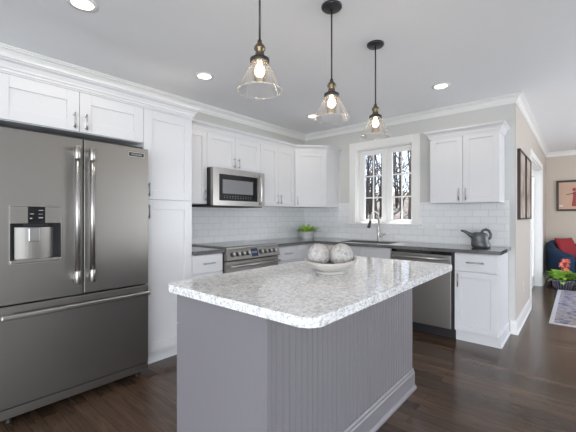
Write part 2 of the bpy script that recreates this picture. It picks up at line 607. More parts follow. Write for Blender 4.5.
# crown moulding of the room
crown_prof = [(0.0, -0.088), (0.009, -0.088), (0.009, -0.072), (0.016, -0.070), (0.016, -0.062), (0.022, -0.044), (0.034, -0.029), (0.050, -0.022), (0.050, -0.014), (0.062, -0.012), (0.062, -0.001), (0.0, -0.001)]
path = [(0, YB), (0, 0), (XH, 0), (XH, YF), (XR, YF)]
ms = mitres(path)
for i in range(4):
    mb = MB().sweep(path[i], path[i + 1], ms[i], ms[i + 1], crown_prof, CEIL)
    struct(mb.build('trim_%d' % (i + 1), 'trim_paint'))

base_prof = [(0.0, 0.001), (0.026, 0.001), (0.026, 0.012), (0.016, 0.022), (0.015, 0.022), (0.015, 0.115), (0.011, 0.124), (0.008, 0.14), (0.0, 0.142)]


def baseboard(name, path):
    ms = mitres(path)
    mb = MB()
    for i in range(len(path) - 1):
        mb.sweep(path[i], path[i + 1], ms[i], ms[i + 1], base_prof, 0)
    return struct(mb.build(name, 'trim_paint'))


baseboard('baseboard_hall', [(2.745, 0), (XH, 0), (XH, DY0 - 0.095)])
baseboard('baseboard_hall_end', [(XH, DY1 + 0.095), (XH, YF), (XR, YF)])
baseboard('baseboard_right', [(XR, YF), (XR, YB)])

# glazed door in the hall wall, with casing and deep jamb
d1 = struct(bpy.data.objects.new('door_1', None)); COL.objects.link(d1); d1.location = (XH, (DY0 + DY1) / 2, 0)
mb = MB()
cw = 0.09
mb.box(XH, DY0 - cw, 0, XH + 0.018, DY0, DZ + cw, 0.004); mb.box(XH, DY1, 0, XH + 0.018, DY1 + cw, DZ + cw, 0.004)
mb.box(XH, DY0, DZ, XH + 0.018, DY1, DZ + cw, 0.004)
mb.build('casing', 'trim_paint', d1)
mb = MB()
mb.box(XH - WT, DY0, 0, XH, DY0 + 0.02, DZ); mb.box(XH - WT, DY1 - 0.02, 0, XH, DY1, DZ); mb.box(XH - WT, DY0 + 0.02, DZ - 0.02, XH, DY1 - 0.02, DZ)
mb.build('jamb', 'trim_paint', d1)
ym = (DY0 + DY1) / 2
for (a, c) in ((DY0 + 0.022, ym - 0.002), (ym + 0.002, DY1 - 0.022)):
    mb = MB()
    xs0, xs1 = XH - 0.135, XH - 0.095
    mb.box(xs0, a, 0.012, xs1, a + 0.1, DZ - 0.022); mb.box(xs0, c - 0.1, 0.012, xs1, c, DZ - 0.022)
    mb.box(xs0, a + 0.1, 0.012, xs1, c - 0.1, 0.2); mb.box(xs0, a + 0.1, DZ - 0.13, xs1, c - 0.1, DZ - 0.022)
    s = mb.build('sash', 'trim_paint', d1)
    MB().box(XH - 0.118, a + 0.1, 0.2, XH - 0.112, c - 0.1, DZ - 0.13).build('pane', 'pane_glass', s)
mb = MB(); mb.tube([(XH - 0.095, ym - 0.05, 1.0), (XH - 0.06, ym - 0.05, 1.0), (XH - 0.055, ym - 0.06, 1.0), (XH - 0.055, ym - 0.15, 1.0)], 0.009)
mb.build('door_handle', 'nickel', d1)

# kitchen window
w1 = struct(bpy.data.objects.new('window_1', None)); COL.objects.link(w1); w1.location = ((WX0 + WX1) / 2, 0, WZ0)
mb = MB()
cw = 0.092
mb.box(WX0 - cw, -0.02, WZ0, WX0 + 0.004, 0, WZ1 + cw, 0.004); mb.box(WX1 - 0.004, -0.02, WZ0, WX1 + cw, 0, WZ1 + cw, 0.004)
mb.box(WX0 + 0.004, -0.02, WZ1 - 0.004, WX1 - 0.004, 0, WZ1 + cw, 0.004)
mb.build('casing', 'trim_paint', w1)
mb = MB(); mb.box(WX0 - cw - 0.015, -0.045, WZ0 - 0.025, WX1 + cw + 0.015, 0.0, WZ0 - 0.002, 0.005); mb.box(WX0, 0, WZ0 - 0.0, WX1, WT, WZ0 + 0.012)
mb.build('window_sill', 'trim_paint', w1)
mb = MB()
mb.box(WX0, 0.0, WZ0 + 0.012, WX0 + 0.012, WT, WZ1); mb.box(WX1 - 0.012, 0.0, WZ0 + 0.012, WX1, WT, WZ1); mb.box(WX0 + 0.012, 0.0, WZ1 - 0.012, WX1 - 0.012, WT, WZ1)
xm = (WX0 + WX1) / 2
mb.box(xm - 0.012, 0.085, WZ0 + 0.012, xm + 0.012, WT, WZ1 - 0.012)
mb.build('window_frame', 'trim_paint', w1)
for (a, c) in ((WX0 + 0.014, xm - 0.014), (xm + 0.014, WX1 - 0.014)):
    g0 = a + 0.076; g1 = c - 0.040
    zb, zt = WZ0 + 0.014, WZ1 - 0.014
    gz0, gz1 = 1.195, 2.092
    mb = MB()
    mb.box(a, 0.09, zb, g0, 0.13, zt); mb.box(g1, 0.09, zb, c, 0.13, zt)
    mb.box(g0, 0.09, zb, g1, 0.13, gz0); mb.box(g0, 0.09, gz1, g1, 0.13, zt)
    s = mb.build('sash', 'trim_paint', w1)
    MB().box(g0, 0.112, gz0, g1, 0.117, gz1).build('pane', 'pane_glass', s)
    mb = MB()
    gm = (g0 + g1) / 2
    mb.box(gm - 0.008, 0.100, gz0, gm + 0.009, 0.111, gz1)
    for k in (1, 2):
        z = gz0 + (gz1 - gz0) * k / 3
        mb.box(g0, 0.1005, z - 0.009, g1, 0.1105, z + 0.009)
    mb.build('muntins', 'trim_paint', s)
    mb = MB(); xx = gm
    mb.box(xx - 0.03, 0.07, WZ0 + 0.022, xx + 0.03, 0.09, WZ0 + 0.04, 0.004)
    mb.tube([(xx, 0.075, WZ0 + 0.035), (xx + 0.05, 0.06, WZ0 + 0.045)], 0.005)
    mb.build('crank_handle', 'trim_paint', s)

# tiled splashback (part of the walls)
T = 0.010
struct(slab('trim_5', 'tile_on_back', (0.0, -T, 0.915, WX0 - cw - 0.001, 0, 1.425), (WX1 + cw + 0.001, -T, 0.915, 2.735, 0, 1.405), (WX0 - cw - 0.001, -T, 0.915, WX1 + cw + 0.001, 0, WZ0 - 0.026)))
struct(slab('trim_6', 'tile_on_left', (0, -2.468, 0.915, T, -T, 1.425)))

# ---------------------------------------------------------------- cabinetry helpers
def pull(mb, f, a, b_, length, vertical=True):
    """bar pull centred at (a, b_) on face c=0 of frame f"""
    h = length / 2
    if vertical:
        P = [(a, b_ - h, 0.030), (a, b_ + h, 0.030)]
        Q = [(a, b_ - h * 0.72), (a, b_ + h * 0.72)]
    else:
        P = [(a - h, b_, 0.030), (a + h, b_, 0.030)]
        Q = [(a - h * 0.72, b_), (a + h * 0.72, b_)]
    mb.tube([f(Vector(p)) for p in P], 0.006, 10)
    for q in Q:
        mb.tube([f(Vector((q[0], q[1], 0.0))), f(Vector((q[0], q[1], 0.030)))], 0.0045, 8)


def shaker(f, a0, b0, a1, b1, parent, material='white_paint', name='door', rail=0.058, slabf=False, handle=None, hl=0.11):
    """door/drawer front on plane c in [-0.02, 0]"""
    mb = MB()
    g = 0.0018
    a0 += g; a1 -= g; b0 += g; b1 -= g
    if slabf:
        mb.box(a0, b0, -0.02, a1, b1, 0, 0.0025, f)
    else:
        mb.box(a0, b0, -0.02, a0 + rail, b1, 0, 0.0015, f); mb.box(a1 - rail, b0, -0.02, a1, b1, 0, 0.0015, f)
        mb.box(a0 + rail, b0, -0.02, a1 - rail, b0 + rail, 0, 0.0015, f); mb.box(a0 + rail, b1 - rail, -0.02, a1 - rail, b1, 0, 0.0015, f)
        mb.box(a0 + rail - 0.001, b0 + rail - 0.001, -0.0195, a1 - rail + 0.001, b1 - rail + 0.001, -0.0115, 0, f)
    d = mb.build(name, material, parent)
    if handle:
        ha, hb, vert = handle
        mb = MB()
        pull(mb, f, ha, hb, hl, vert)
        mb.build('handle', 'pull_metal', d)
    return d


def cabinet(name, label, P, u, nrm, w, depth, z0, z1, material='white_paint', toe=0.0, cat='cabinet', group=None):
    """returns (root, f): face plane at c=0, body behind it, leaving 20 mm for the fronts"""
    f = frame_fn((P[0], P[1], 0), u, nrm)
    c = f(Vector((w / 2, 0, -depth / 2)))
    root = thing(name, label, cat, (c.x, c.y, z0 if toe == 0 else 0.0), group)
    mb = MB()
    mb.box(0.0005, z0, -depth + 0.001, w - 0.0005, z1, -0.0205, 0, f)
    root_b = mb.build('body', material, root)
    if toe > 0:
        mb = MB(); mb.box(0.001, 0.0, -depth + 0.001, w - 0.001, z0, -toe, 0, f)
        mb.build('toe_kick', material, root)
    return root, f


UL, NL = (0, 1), (1, 0)      # left wall: along +Y, facing +X
UB, NB = (1, 0), (0, -1)     # back wall: along +X, facing -Y

# over the fridge
r, f = cabinet('wall_cabinet', 'white two-door cabinet bridging over the stainless refrigerator', (0.61, -3.86), UL, NL, 0.936, 0.61, 1.832, 2.165)
shaker(f, 0, 1.834, 0.470, 2.118, r, handle=(0.470 - 0.035, 1.905, True), rail=0.076)
shaker(f, 0.470, 1.834, 0.936, 2.118, r, handle=(0.470 + 0.038, 1.905, True), rail=0.076)
MB().box(0, 2.119, -0.02, 0.936, 2.165, -0.002, 0, f).build('top_rail', 'white_paint', r)
# tall pantry
r, f = cabinet('pantry_cabinet', 'tall white pantry cabinet with two stacked doors beside the refrigerator', (0.61, -2.924), UL, NL, 0.454, 0.61, 0.105, 2.165, toe=0.055)
shaker(f, 0, 1.376, 0.454, 2.118, r, handle=(0.036, 1.455, True), rail=0.075)
shaker(f, 0, 0.112, 0.454, 1.372, r, handle=(0.036, 1.275, True), rail=0.075)
MB().box(0, 2.119, -0.02, 0.454, 2.165, -0.002, 0, f).build('top_rail', 'white_paint', r)

# fridge end panel on the far side keeps the bridge cabinet up
tag(MB().box(0.0, -3.885, 0, 0.60, -3.862, 2.165).build('end_panel', 'white_paint', loc=(0.3, -3.875, 0)), 'tall white panel closing the left side of the refrigerator', 'panel')

cab_crown = [(0.0, -0.02), (0.008, -0.02), (0.008, -0.004), (0.014, -0.002), (0.017, 0.012), (0.028, 0.034), (0.043, 0.044), (0.043, 0.050), (0.052, 0.052), (0.052, 0.066), (0.0, 0.066)]


def cab_moulding(path, z, label, base=0.0):
    ms = mitres(path)
    mb = MB()
    for i in range(len(path) - 1):
        mb.sweep(path[i], path[i + 1], ms[i], ms[i + 1], cab_crown, z)
    o = mb.build('crown_moulding', 'white_paint', loc=(path[0][0], path[0][1], z))
    return tag(o, label, 'moulding')


cab_moulding([(0.609, -3.885), (0.609, -2.469), (0.002, -2.469)], 2.15, 'white crown moulding on top of the tall pantry and refrigerator cabinets')

# uppers on the left wall
r, f = cabinet('wall_cabinet', 'narrow white single-door wall cabinet between pantry and microwave', (0.33, -2.468), UL, NL, 0.367, 0.33, 1.365, 2.14)
shaker(f, 0.0, 1.367, 0.367, 2.125, r, handle=(0.367 - 0.03, 1.455, True), hl=0.12)
r, f = cabinet('wall_cabinet', 'short white two-door wall cabinet directly above the microwave', (0.33, -2.100), UL, NL, 0.784, 0.33, 1.752, 2.14)
shaker(f, 0, 1.754, 0.392, 2.125, r, handle=(0.392 - 0.035, 1.835, True))
shaker(f, 0.392, 1.754, 0.784, 2.125, r, handle=(0.392 + 0.035, 1.835, True))
r, f = cabinet('wall_cabinet', 'white two-door wall cabinet between microwave and diagonal corner cabinet', (0.33, -1.315), UL, NL, 0.655, 0.33, 1.365, 2.14)
shaker(f, 0, 1.367, 0.3275, 2.125, r, handle=(0.3275 - 0.033, 1.455, True), hl=0.12)
shaker(f, 0.3275, 1.367, 0.655, 2.125, r, handle=(0.3275 + 0.033, 1.455, True), hl=0.12)

# diagonal corner cabinet
A = Vector((0.33, -0.66)); B = Vector((0.632, -0.33))
ud = (B - A).normalized(); nd = Vector((ud.y, -ud.x)); wd = (B - A).length
r = thing('corner_cabinet', 'white diagonal corner wall cabinet with single door, left of the window', 'cabinet', (0.2, -0.2, 1.365))
inset = nd * -0.0205
mb = MB()
pts = [(0.001, -0.659), (A.x - 0.0, -0.659), (A.x + inset.x + 0.012, A.y + inset.y + 0.012), (B.x + inset.x - 0.0, B.y + inset.y), (0.632, -0.328), (0.632, -0.001), (0.001, -0.001)]
pts = [(0.001, -0.659), (0.31, -0.659), (0.325, -0.632), (0.61, -0.327), (0.632, -0.327), (0.632, -0.001), (0.001, -0.001)]
mb.poly_prism(pts, 1.365, 2.14)
mb.build('body', 'white_paint', r)
fd = frame_fn((A.x, A.y, 0), ud, nd)
shaker(fd, 0.012, 1.367, wd - 0.002, 2.125, r, handle=(0.045, 1.455, True), hl=0.12)
cab_moulding([(0.329, -2.416), (0.329, -0.66), (0.632, -0.331), (0.632, -0.002)], 2.142, 'white crown moulding along the left wall cabinets and corner cabinet')
# light rail hook under corner cabinet
tag(MB().box(0.50, -0.10, 1.315, 0.53, -0.07, 1.364, 0.003).build('cabinet_light', 'plastic_white', loc=(0.515, -0.085, 1.315)), 'tiny white fitting hanging under the corner wall cabinet', 'fitting')

# right upper
r, f = cabinet('wall_cabinet', 'white two-door wall cabinet on the back wall, right of the window', (2.026, -0.33), UB, NB, 0.668, 0.33, 1.38, 2.12)
shaker(f, 0, 1.382, 0.334, 2.105, r, handle=(0.334 - 0.033, 1.47, True), hl=0.13)
shaker(f, 0.334, 1.382, 0.668, 2.105, r, handle=(0.334 + 0.033, 1.47, True), hl=0.13)
cab_moulding([(2.026, -0.002), (2.026, -0.329), (2.694, -0.329), (2.694, -0.002)], 2.108, 'white crown moulding capping the wall cabinet right of the window')

# base cabinets
BZ = 0.879
r, f = cabinet('base_cabinet', 'white drawer base cabinet between pantry and range', (0.61, -2.468), UL, NL, 0.352, 0.61, 0.105, BZ, toe=0.055)
shaker(f, 0, 0.70, 0.352, BZ - 0.006, r, name='drawer', slabf=True, handle=(0.176, 0.79, False), hl=0.13)
shaker(f, 0, 0.112, 0.352, 0.696, r, handle=(0.352 - 0.035, 0.62, True), hl=0.12)
r, f = cabinet('base_cabinet', 'white drawer base cabinet right of the range, near the corner', (0.61, -1.33), UL, NL, 0.40, 0.61, 0.105, BZ, toe=0.055)
shaker(f, 0, 0.70, 0.40, BZ - 0.006, r, name='drawer', slabf=True, handle=(0.20, 0.79, False), hl=0.13)
shaker(f, 0, 0.112, 0.40, 0.696, r, handle=(0.035, 0.62, True), hl=0.12)
# corner base
r = thing('corner_base_cabinet', 'white corner base cabinet under the potted plant', 'cabinet', (0.4, -0.45, 0))
mb = MB(); mb.poly_prism([(0.001, -0.929), (0.589, -0.929), (0.589, -0.589), (0.919, -0.589), (0.919, -0.001), (0.001, -0.001)], 0.105, BZ); mb.build('body', 'white_paint', r)
mb = MB(); mb.poly_prism([(0.001, -0.929), (0.555, -0.929), (0.555, -0.555), (0.919, -0.555), (0.919, -0.001), (0.001, -0.001)], 0.0, 0.105); mb.build('toe_kick', 'white_paint', r)
f = frame_fn((0.61, -0.929, 0), UL, NL)
shaker(f, 0, 0.112, 0.317, BZ - 0.006, r)
f = frame_fn((0.61, -0.61, 0), UB, NB)
shaker(f, 0.002, 0.112, 0.309, BZ - 0.006, r, handle=(0.27, 0.79, True))
# sink base
r, f = cabinet('sink_cabinet', 'white two-door sink base cabinet below the window', (0.921, -0.61), UB, NB, 0.765, 0.61, 0.105, 0.69, toe=0.055)
MB().box(0, 0.69, -0.045, 0.765, BZ, -0.0205, 0, f).build('front_rail', 'white_paint', r)
shaker(f, 0, 0.112, 0.3825, BZ - 0.006, r, handle=(0.345, 0.72, True))
shaker(f, 0.3825, 0.112, 0.765, BZ - 0.006, r, handle=(0.42, 0.72, True))
# end base
r, f = cabinet('base_cabinet', 'white end base cabinet with one drawer over one door, right of dishwasher', (2.352, -0.61), UB, NB, 0.373, 0.61, 0.105, BZ, toe=0.055)
shaker(f, 0, 0.70, 0.373, BZ - 0.006, r, name='drawer', slabf=True, handle=(0.187, 0.79, False), hl=0.15)
shaker(f, 0, 0.112, 0.373, 0.696, r, handle=(0.035, 0.61, True), hl=0.13)
mb = MB()
bp_path = [(2.725, -0.556), (2.725, -0.022)]
mb.sweep(bp_path[0], bp_path[1], Vector((1, 0)), Vector((1, 0)), [(0, 0.001), (0.024, 0.001), (0.024, 0.012), (0.014, 0.022), (0.014, 0.115), (0.008, 0.124), (0.006, 0.142), (0, 0.142)], 0)
mb.build('side_baseboard', 'white_paint', r)

# ---------------------------------------------------------------- countertops
mb = MB(); mb.box(T + 0.001, -2.467, 0.880, 0.637, -2.113, 0.915, 0.003)
tag(mb.build('countertop', 'charcoal_quartz', loc=(0.3, -2.29, 0.88)), 'short charcoal countertop piece between pantry and range', 'countertop')
SX0, SX1, SY0, SY1 = 0.97, 1.62, -0.545, -0.185
mb = MB()
Z0, Z1 = 0.880, 0.915
mb.box(T + 0.001, -1.331, Z0, 0.637, -0.637, Z1)
mb.box(T + 0.001, -0.637, Z0, SX0, -T - 0.001, Z1)
mb.box(SX1, -0.637, Z0, 2.752, -T - 0.001, Z1)
mb.box(SX0, -0.637, Z0, SX1, SY0, Z1)
mb.box(SX0, SY1, Z0, SX1, -T - 0.001, Z1)
tag(mb.build('countertop', 'charcoal_quartz', loc=(1.3, -0.3, 0.88)), 'long L-shaped charcoal countertop along the back wall, cut out for sink', 'countertop')
r = thing('sink', 'stainless undermount sink set in the dark countertop below the window', 'sink', ((SX0 + SX1) / 2, (SY0 + SY1) / 2, 0.70))
mb = MB(); t = 0.006; zb = 0.705
mb.box(SX0 - 0.006, SY0 - 0.006, zb, SX1 + 0.006, SY1 + 0.006, zb + t)
mb.box(SX0 - 0.008, SY0 - 0.008, zb, SX0 - 0.001, SY1 + 0.008, 0.879); mb.box(SX1 + 0.001, SY0 - 0.008, zb, SX1 + 0.008, SY1 + 0.008, 0.879)
mb.box(SX0 - 0.001, SY0 - 0.008, zb, SX1 + 0.001, SY0 - 0.001, 0.879); mb.box(SX0 - 0.001, SY1 + 0.001, zb, SX1 + 0.001, SY1 + 0.008, 0.879)
mb.build('basin', 'stainless_bright', r)
mb = MB(); mb.lathe([(0.0, 0.0), (0.04, 0.0), (0.042, 0.003), (0.03, 0.004), (0.0, 0.002)], ((SX0 + SX1) / 2, (SY0 + SY1) / 2, zb + t)); mb.build('drain', 'bar_steel', r)

# faucet
r = thing('faucet', 'brushed nickel gooseneck kitchen faucet behind the sink', 'faucet', (1.315, -0.13, 0.915))
fx, fy = 1.315, -0.13
mb = MB(); mb.lathe([(0.0, 0.0), (0.03, 0.0), (0.03, 0.006), (0.024, 0.010), (0.022, 0.10), (0.020, 0.16), (0.0, 0.165)], (fx, fy, 0.915)); mb.build('base', 'nickel', r)
pts = [(fx, fy, 1.07), (fx, fy, 1.19)]
for k in range(0, 11):
    a = math.pi * k / 10
    pts.append((fx, fy - 0.115 + 0.115 * math.cos(a), 1.19 + 0.105 * math.sin(a)))
pts.append((fx - 0.002, fy - 0.232, 1.175))
mb = MB(); mb.tube(pts, 0.012, 12); mb.build('spout', 'nickel', r)
mb = MB(); mb.tube([(fx - 0.002, fy - 0.231, 1.18), (fx - 0.006, fy - 0.238, 1.15), (fx - 0.014, fy - 0.252, 1.10), (fx - 0.015, fy - 0.254, 1.09)], [0.014, 0.016, 0.020, 0.018], 12); mb.build('spray_head', 'black_metal', r)
mb = MB(); mb.tube([(fx + 0.015, fy, 0.99), (fx + 0.045, fy, 0.99)], 0.017, 12); mb.tube([(fx + 0.04, fy, 0.993), (fx + 0.075, fy - 0.01, 1.002), (fx + 0.13, fy - 0.02, 1.022)], [0.011, 0.009, 0.008], 8); mb.build('lever', 'nickel', r)

# outlets on the tile
def outlet(P, u, nrm, label, w=0.07, h=0.115, gangs=1, m='plastic_white'):
    f = frame_fn(P, u, nrm)
    r = thing('wall_outlet', label, 'outlet', P)
    MB().box(-w / 2, -h / 2, 0, w / 2, h / 2, 0.005, 0.002, f).build('cover_plate', m, r)
    for g in range(gangs):
        off = (g - (gangs - 1) / 2) * 0.046
        MB().box(off - 0.016, -0.034, 0.005, off + 0.016, 0.034, 0.007, 0.001, f).build('socket', m, r)


outlet((1.93, -T, 1.07), UB, NB, 'white double outlet plate on the tile right of the window', 0.116, 0.115, 2)
outlet((0.70, -T, 1.07), UB, NB, 'white single outlet plate on the tile left of the window')
outlet((T, -1.62, 1.16), UL, NL, 'white outlet plate on the tile above the range')
outlet((XH, 0.62, 0.40), (0, 1), (1, 0), 'small cream outlet plate low on the beige hall wall', m='plastic_cream')

# ---------------------------------------------------------------- refrigerator
FX = 0.77
FY0, FYM, FY1 = -3.856, -3.4195, -2.966
fr = thing('refrigerator', 'large stainless French-door refrigerator with water dispenser', 'refrigerator', (0.4, -3.41, 0))
MB().box(0.03, FY0 + 0.004, 0.05, 0.695, FY1 - 0.004, 1.75).build('body', 'black_metal', fr)
MB().box(0.30, FY0 + 0.01, 1.75, 0.70, FY1 - 0.01, 1.775).build('top_hinge_cover', 'black_metal', fr)
DZ0, DZ1 = 0.722, 1.752
# left door with the dispenser recess
dy0, dy1, dz0, dz1 = -3.806, -3.549, 0.958, 1.298
mb = MB()
x0 = FX - 0.07
a, c = FY0, FYM - 0.004
mb.box(x0, a, DZ0, FX, dy0, DZ1); mb.box(x0, dy1, DZ0, FX, c, DZ1)
mb.box(x0, dy0, DZ0, FX, dy1, dz0); mb.box(x0, dy0, dz1, FX, dy1, DZ1)
dl = mb.build('door', 'stainless', fr)
# right door
dr = MB().box(x0, FYM + 0.004, DZ0, FX, FY1, DZ1, 0.004).build('door', 'stainless', fr)
# freezer drawer and base grille
dd = MB().box(x0, FY0, 0.118, FX, FY1, 0.712, 0.004).build('freezer_drawer', 'stainless', fr)
MB().box(0.64, FY0, 0.058, FX - 0.004, FY1, 0.112, 0.003).build('base_grille', 'stainless', fr)
for yy in (FY0 + 0.06, FY1 - 0.05):
    mb = MB(); mb.lathe([(0.0, 0.0), (0.016, 0.0), (0.016, 0.010), (0.010, 0.014), (0.010, 0.06), (0.0, 0.06)], (0.69, yy, 0.0), 14)
    mb.build('foot', 'black_metal', fr)


def fridge_handle(y, parent):
    hx = FX + 0.046
    mb = MB()
    mb.tube([(hx, y, 0.805), (hx, y, 1.688)], 0.0155, 18)
    mb.box(FX, y - 0.012, 0.825, hx - 0.014, y + 0.012, 0.86, 0.003); mb.box(FX, y - 0.012, 1.635, hx - 0.014, y + 0.012, 1.67, 0.003)
    h = mb.build('handle', 'bar_steel', parent)
    for z0 in (0.800, 1.610):
        MB().tube([(hx, y, z0), (hx, y, z0 + 0.003), (hx, y, z0 + 0.080), (hx, y, z0 + 0.083)], [0.0185, 0.0200, 0.0200, 0.0185], 18).build('handle_collar', 'stainless_bright', h)


fridge_handle(-3.468, dl)
fridge_handle(-3.378, dr)
mb = MB()
hx = FX + 0.038
mb.box(hx - 0.012, FY0 + 0.004, 0.642, hx + 0.012, FY1 - 0.004, 0.670, 0.007)
for yy in (FY0 + 0.03, FY1 - 0.08):
    mb.box(FX, yy, 0.646, hx - 0.010, yy + 0.04, 0.666, 0.003)
mb.build('handle', 'bar_steel', dd)
# dispenser
mb = MB(); fwd = FX + 0.002
mb.box(FX - 0.06, dy0, dz0, FX - 0.055, dy1, dz1); mb.box(FX - 0.06, dy0, dz0, fwd, dy0 + 0.006, 1.195); mb.box(FX - 0.06, dy1 - 0.006, dz0, fwd, dy1, 1.195)
mb.build('dispenser_recess', 'black_metal', dl)
mb = MB()
mb.box(FX - 0.055, dy0, 1.195, fwd, dy1, dz1, 0.002)
mb.build('dispenser_panel', 'stainless', dl)
MB().box(FX - 0.058, dy0, dz0, FX + 0.005, dy1, dz0 + 0.02, 0.003).build('drip_tray', 'stainless_bright', dl)
MB().box(FX - 0.050, -3.721, 1.197, FX + 0.0036, -3.634, dz1 - 0.002).build('dispenser_display', 'black_glass', dl)
mb = MB()
for (a_, b_, w_, h_) in ((-3.712, 1.250, 0.020, 0.005), (-3.668, 1.272, 0.024, 0.005), (-3.668, 1.226, 0.022, 0.007), (-3.712, 1.222, 0.012, 0.008), (-3.668, 1.250, 0.02, 0.003)):
    MB().box(FX + 0.0036, a_, b_, FX + 0.0042, a_ + w_, b_ + h_).build('display_symbol', 'display_text', dl)
mb = MB()
seg = 12
pts = []
for k in range(seg + 1):       # curved steel back of the recess
    yv = dy0 + 0.03 + (dy1 - dy0 - 0.06) * k / seg
    xv = FX - 0.05 + 0.018 * math.sin(math.pi * k / seg)
    pts.append((xv, yv))
poly = pts + [(FX - 0.055, dy1 - 0.03), (FX - 0.055, dy0 + 0.03)]
mb.poly_prism(poly, dz0 + 0.02, 1.17)
mb.build('recess_back', 'stainless', dl)
mb = MB(); e = 0.004; xa, xb = FX - 0.002, FX + 0.0035
mb.box(xa, dy0 - e, dz0 - e, xb, dy0, dz1 + e); mb.box(xa, dy1, dz0 - e, xb, dy1 + e, dz1 + e); mb.box(xa, dy0, dz1, xb, dy1, dz1 + e); mb.box(xa, dy0, dz0 - e, xb, dy1, dz0)
mb.build('dispenser_trim', 'nickel', dl)
mb = MB(); mb.box(FX - 0.05, -3.735, 1.178, FX - 0.004, -3.62, 1.194, 0.003); mb.build('nozzle_bar', 'black_metal', dl)
mb = MB(); mb.box(FX - 0.028, -3.712, 1.085, FX - 0.018, -3.655, 1.165, 0.003); mb.build('paddle', 'badge_silver', dl)
# badge
bd = MB().box(FX, -3.120, 1.680, FX + 0.004, -3.000, 1.716, 0.0015).build('badge', 'badge_silver', dr)


def text_mesh(body, size, f, name, material, parent, align='CENTER'):
    cu = bpy.data.curves.new(name, 'FONT')
    cu.body = body
    cu.size = size
    cu.align_x = align
    cu.align_y = 'CENTER'
    cu.extrude = 0.0004
    to = bpy.data.objects.new(name, cu)
    COL.objects.link(to)
    dg = bpy.context.evaluated_depsgraph_get()
    me = bpy.data.meshes.new_from_object(to.evaluated_get(dg))
    bpy.data.objects.remove(to)
    bm = bmesh.new(); bm.from_mesh(me); bpy.data.meshes.remove(me)
    for v in bm.verts:
        v.co = f(v.co)
    mb = MB(); mb.bm.free(); mb.bm = bm
    return mb.build(name, material, parent, fix=False)


MB().box(FX + 0.004, -3.116, 1.684, FX + 0.0046, -3.004, 1.712).build('badge_field', 'black_metal', bd)
text_mesh('FRIGIDAIRE', 0.0158, frame_fn((FX + 0.005, -3.060, 1.698), UL, NL), 'badge_lettering', 'badge_silver', bd)

# ---------------------------------------------------------------- microwave
mw = thing('microwave', 'stainless over-the-range microwave mounted below the short wall cabinet', 'microwave', (0.2, -1.738, 1.345))
MY0, MY1 = -2.098, -1.345
MB().box(0.003, MY0, 1.348, 0.385, MY1, 1.750).build('body', 'black_metal', mw)
mb = MB()
gx = 0.43
gy0, gy1, gz0, gz1 = -2.02, -1.46, 1.405, 1.685
mb.box(0.387, MY0, 1.352, gx, gy0, 1.748); mb.box(0.387, gy1, 1.352, gx, MY1, 1.748)
mb.box(0.387, gy0, 1.352, gx, gy1, gz0); mb.box(0.387, gy0, gz1, gx, gy1, 1.748)
md = mb.build('door', 'stainless_bright', mw)
MB().box(0.39, gy0, gz0, gx + 0.001, gy1, gz1).build('door_glass', 'black_glass', md)
MB().box(gx + 0.001, gy0 + 0.045, gz0 + 0.075, gx + 0.0016, gy1 - 0.075, gz1 - 0.055).build('door_window', 'gray_glass', md)
for k in range(11):
    yy = gy0 + 0.06 + k * 0.038
    for zz in (0.027, 0.046):
        MB().box(gx + 0.001, yy, gz0 + zz, gx + 0.0018, yy + 0.018, gz0 + zz + 0.006).build('button', 'button_gray', md)
mb = MB()
hx = gx + 0.028
mb.tube([(gx, -1.425, 1.71), (gx + 0.02, -1.425, 1.705), (hx, -1.425, 1.68), (hx + 0.006, -1.425, 1.55), (hx, -1.425, 1.41), (gx + 0.02, -1.425, 1.385), (gx, -1.425, 1.38)], 0.013, 12)
mb.build('handle', 'bar_steel', md)
MB().box(0.02, MY0 + 0.01, 1.340, 0.40, MY1 - 0.01, 1.3475).build('underside_vent', 'dark_recess', mw)

# ---------------------------------------------------------------- range
rg_ = thing('range', 'stainless slide-in electric range with eight front knobs, below the microwave', 'range', (0.32, -1.722, 0))
RY0, RY1 = -2.109, -1.335
MB().box(0.025, RY0 + 0.001, 0.02, 0.60, RY1 - 0.001, 0.905).build('body', 'black_metal', rg_)
mb = MB(); mb.box(0.025, RY0 + 0.002, 0.9055, 0.655, RY1 - 0.002, 0.925, 0.004)
ct = mb.build('cooktop_frame', 'stainless_bright', rg_)
MB().box(0.045, RY0 + 0.02, 0.925, 0.625, RY1 - 0.02, 0.928, 0.001).build('cooktop_glass', 'cooktop_glass', ct)
# slanted control panel
mb = MB()
prof = [(0.602, 0.79), (0.668, 0.79), (0.672, 0.80), (0.640, 0.903), (0.602, 0.903)]
bmv = mb.bm
A_ = [bmv.verts.new((p[0], RY0 + 0.002, p[1])) for p in prof]
B_ = [bmv.verts.new((p[0], RY1 - 0.002, p[1])) for p in prof]
for i in range(5):
    bmv.faces.new((A_[i], A_[(i + 1) % 5], B_[(i + 1) % 5], B_[i]))
bmv.faces.new(A_[::-1]); bmv.faces.new(B_)
cp = mb.build('control_panel', 'stainless', rg_)
pn = Vector((0.103, 0, 0.032)).normalized()
ptop, pbot = Vector((0.640, 0, 0.903)), Vector((0.672, 0, 0.80))
for i, t in enumerate([0.10, 0.19, 0.28, 0.37, 0.62, 0.71, 0.80, 0.89]):
    y = RY0 + t * (RY1 - RY0)
    c0 = (ptop + pbot) / 2 + Vector((0, y, 0))
    k = MB().tube([c0, c0 + pn * 0.006], [0.024, 0.024], 18).build('knob_ring', 'black_metal', cp)
    mb = MB(); mb.tube([c0 + pn * 0.006, c0 + pn * 0.030, c0 + pn * 0.034], [0.020, 0.018, 0.015], 18)
    mb.build('knob', 'bar_steel', cp)
yd0, yd1 = RY0 + 0.435 * (RY1 - RY0), RY0 + 0.555 * (RY1 - RY0)
fpl = lambda v: pbot + (ptop - pbot) * v.y + Vector((0, v.x, 0)) + pn * v.z
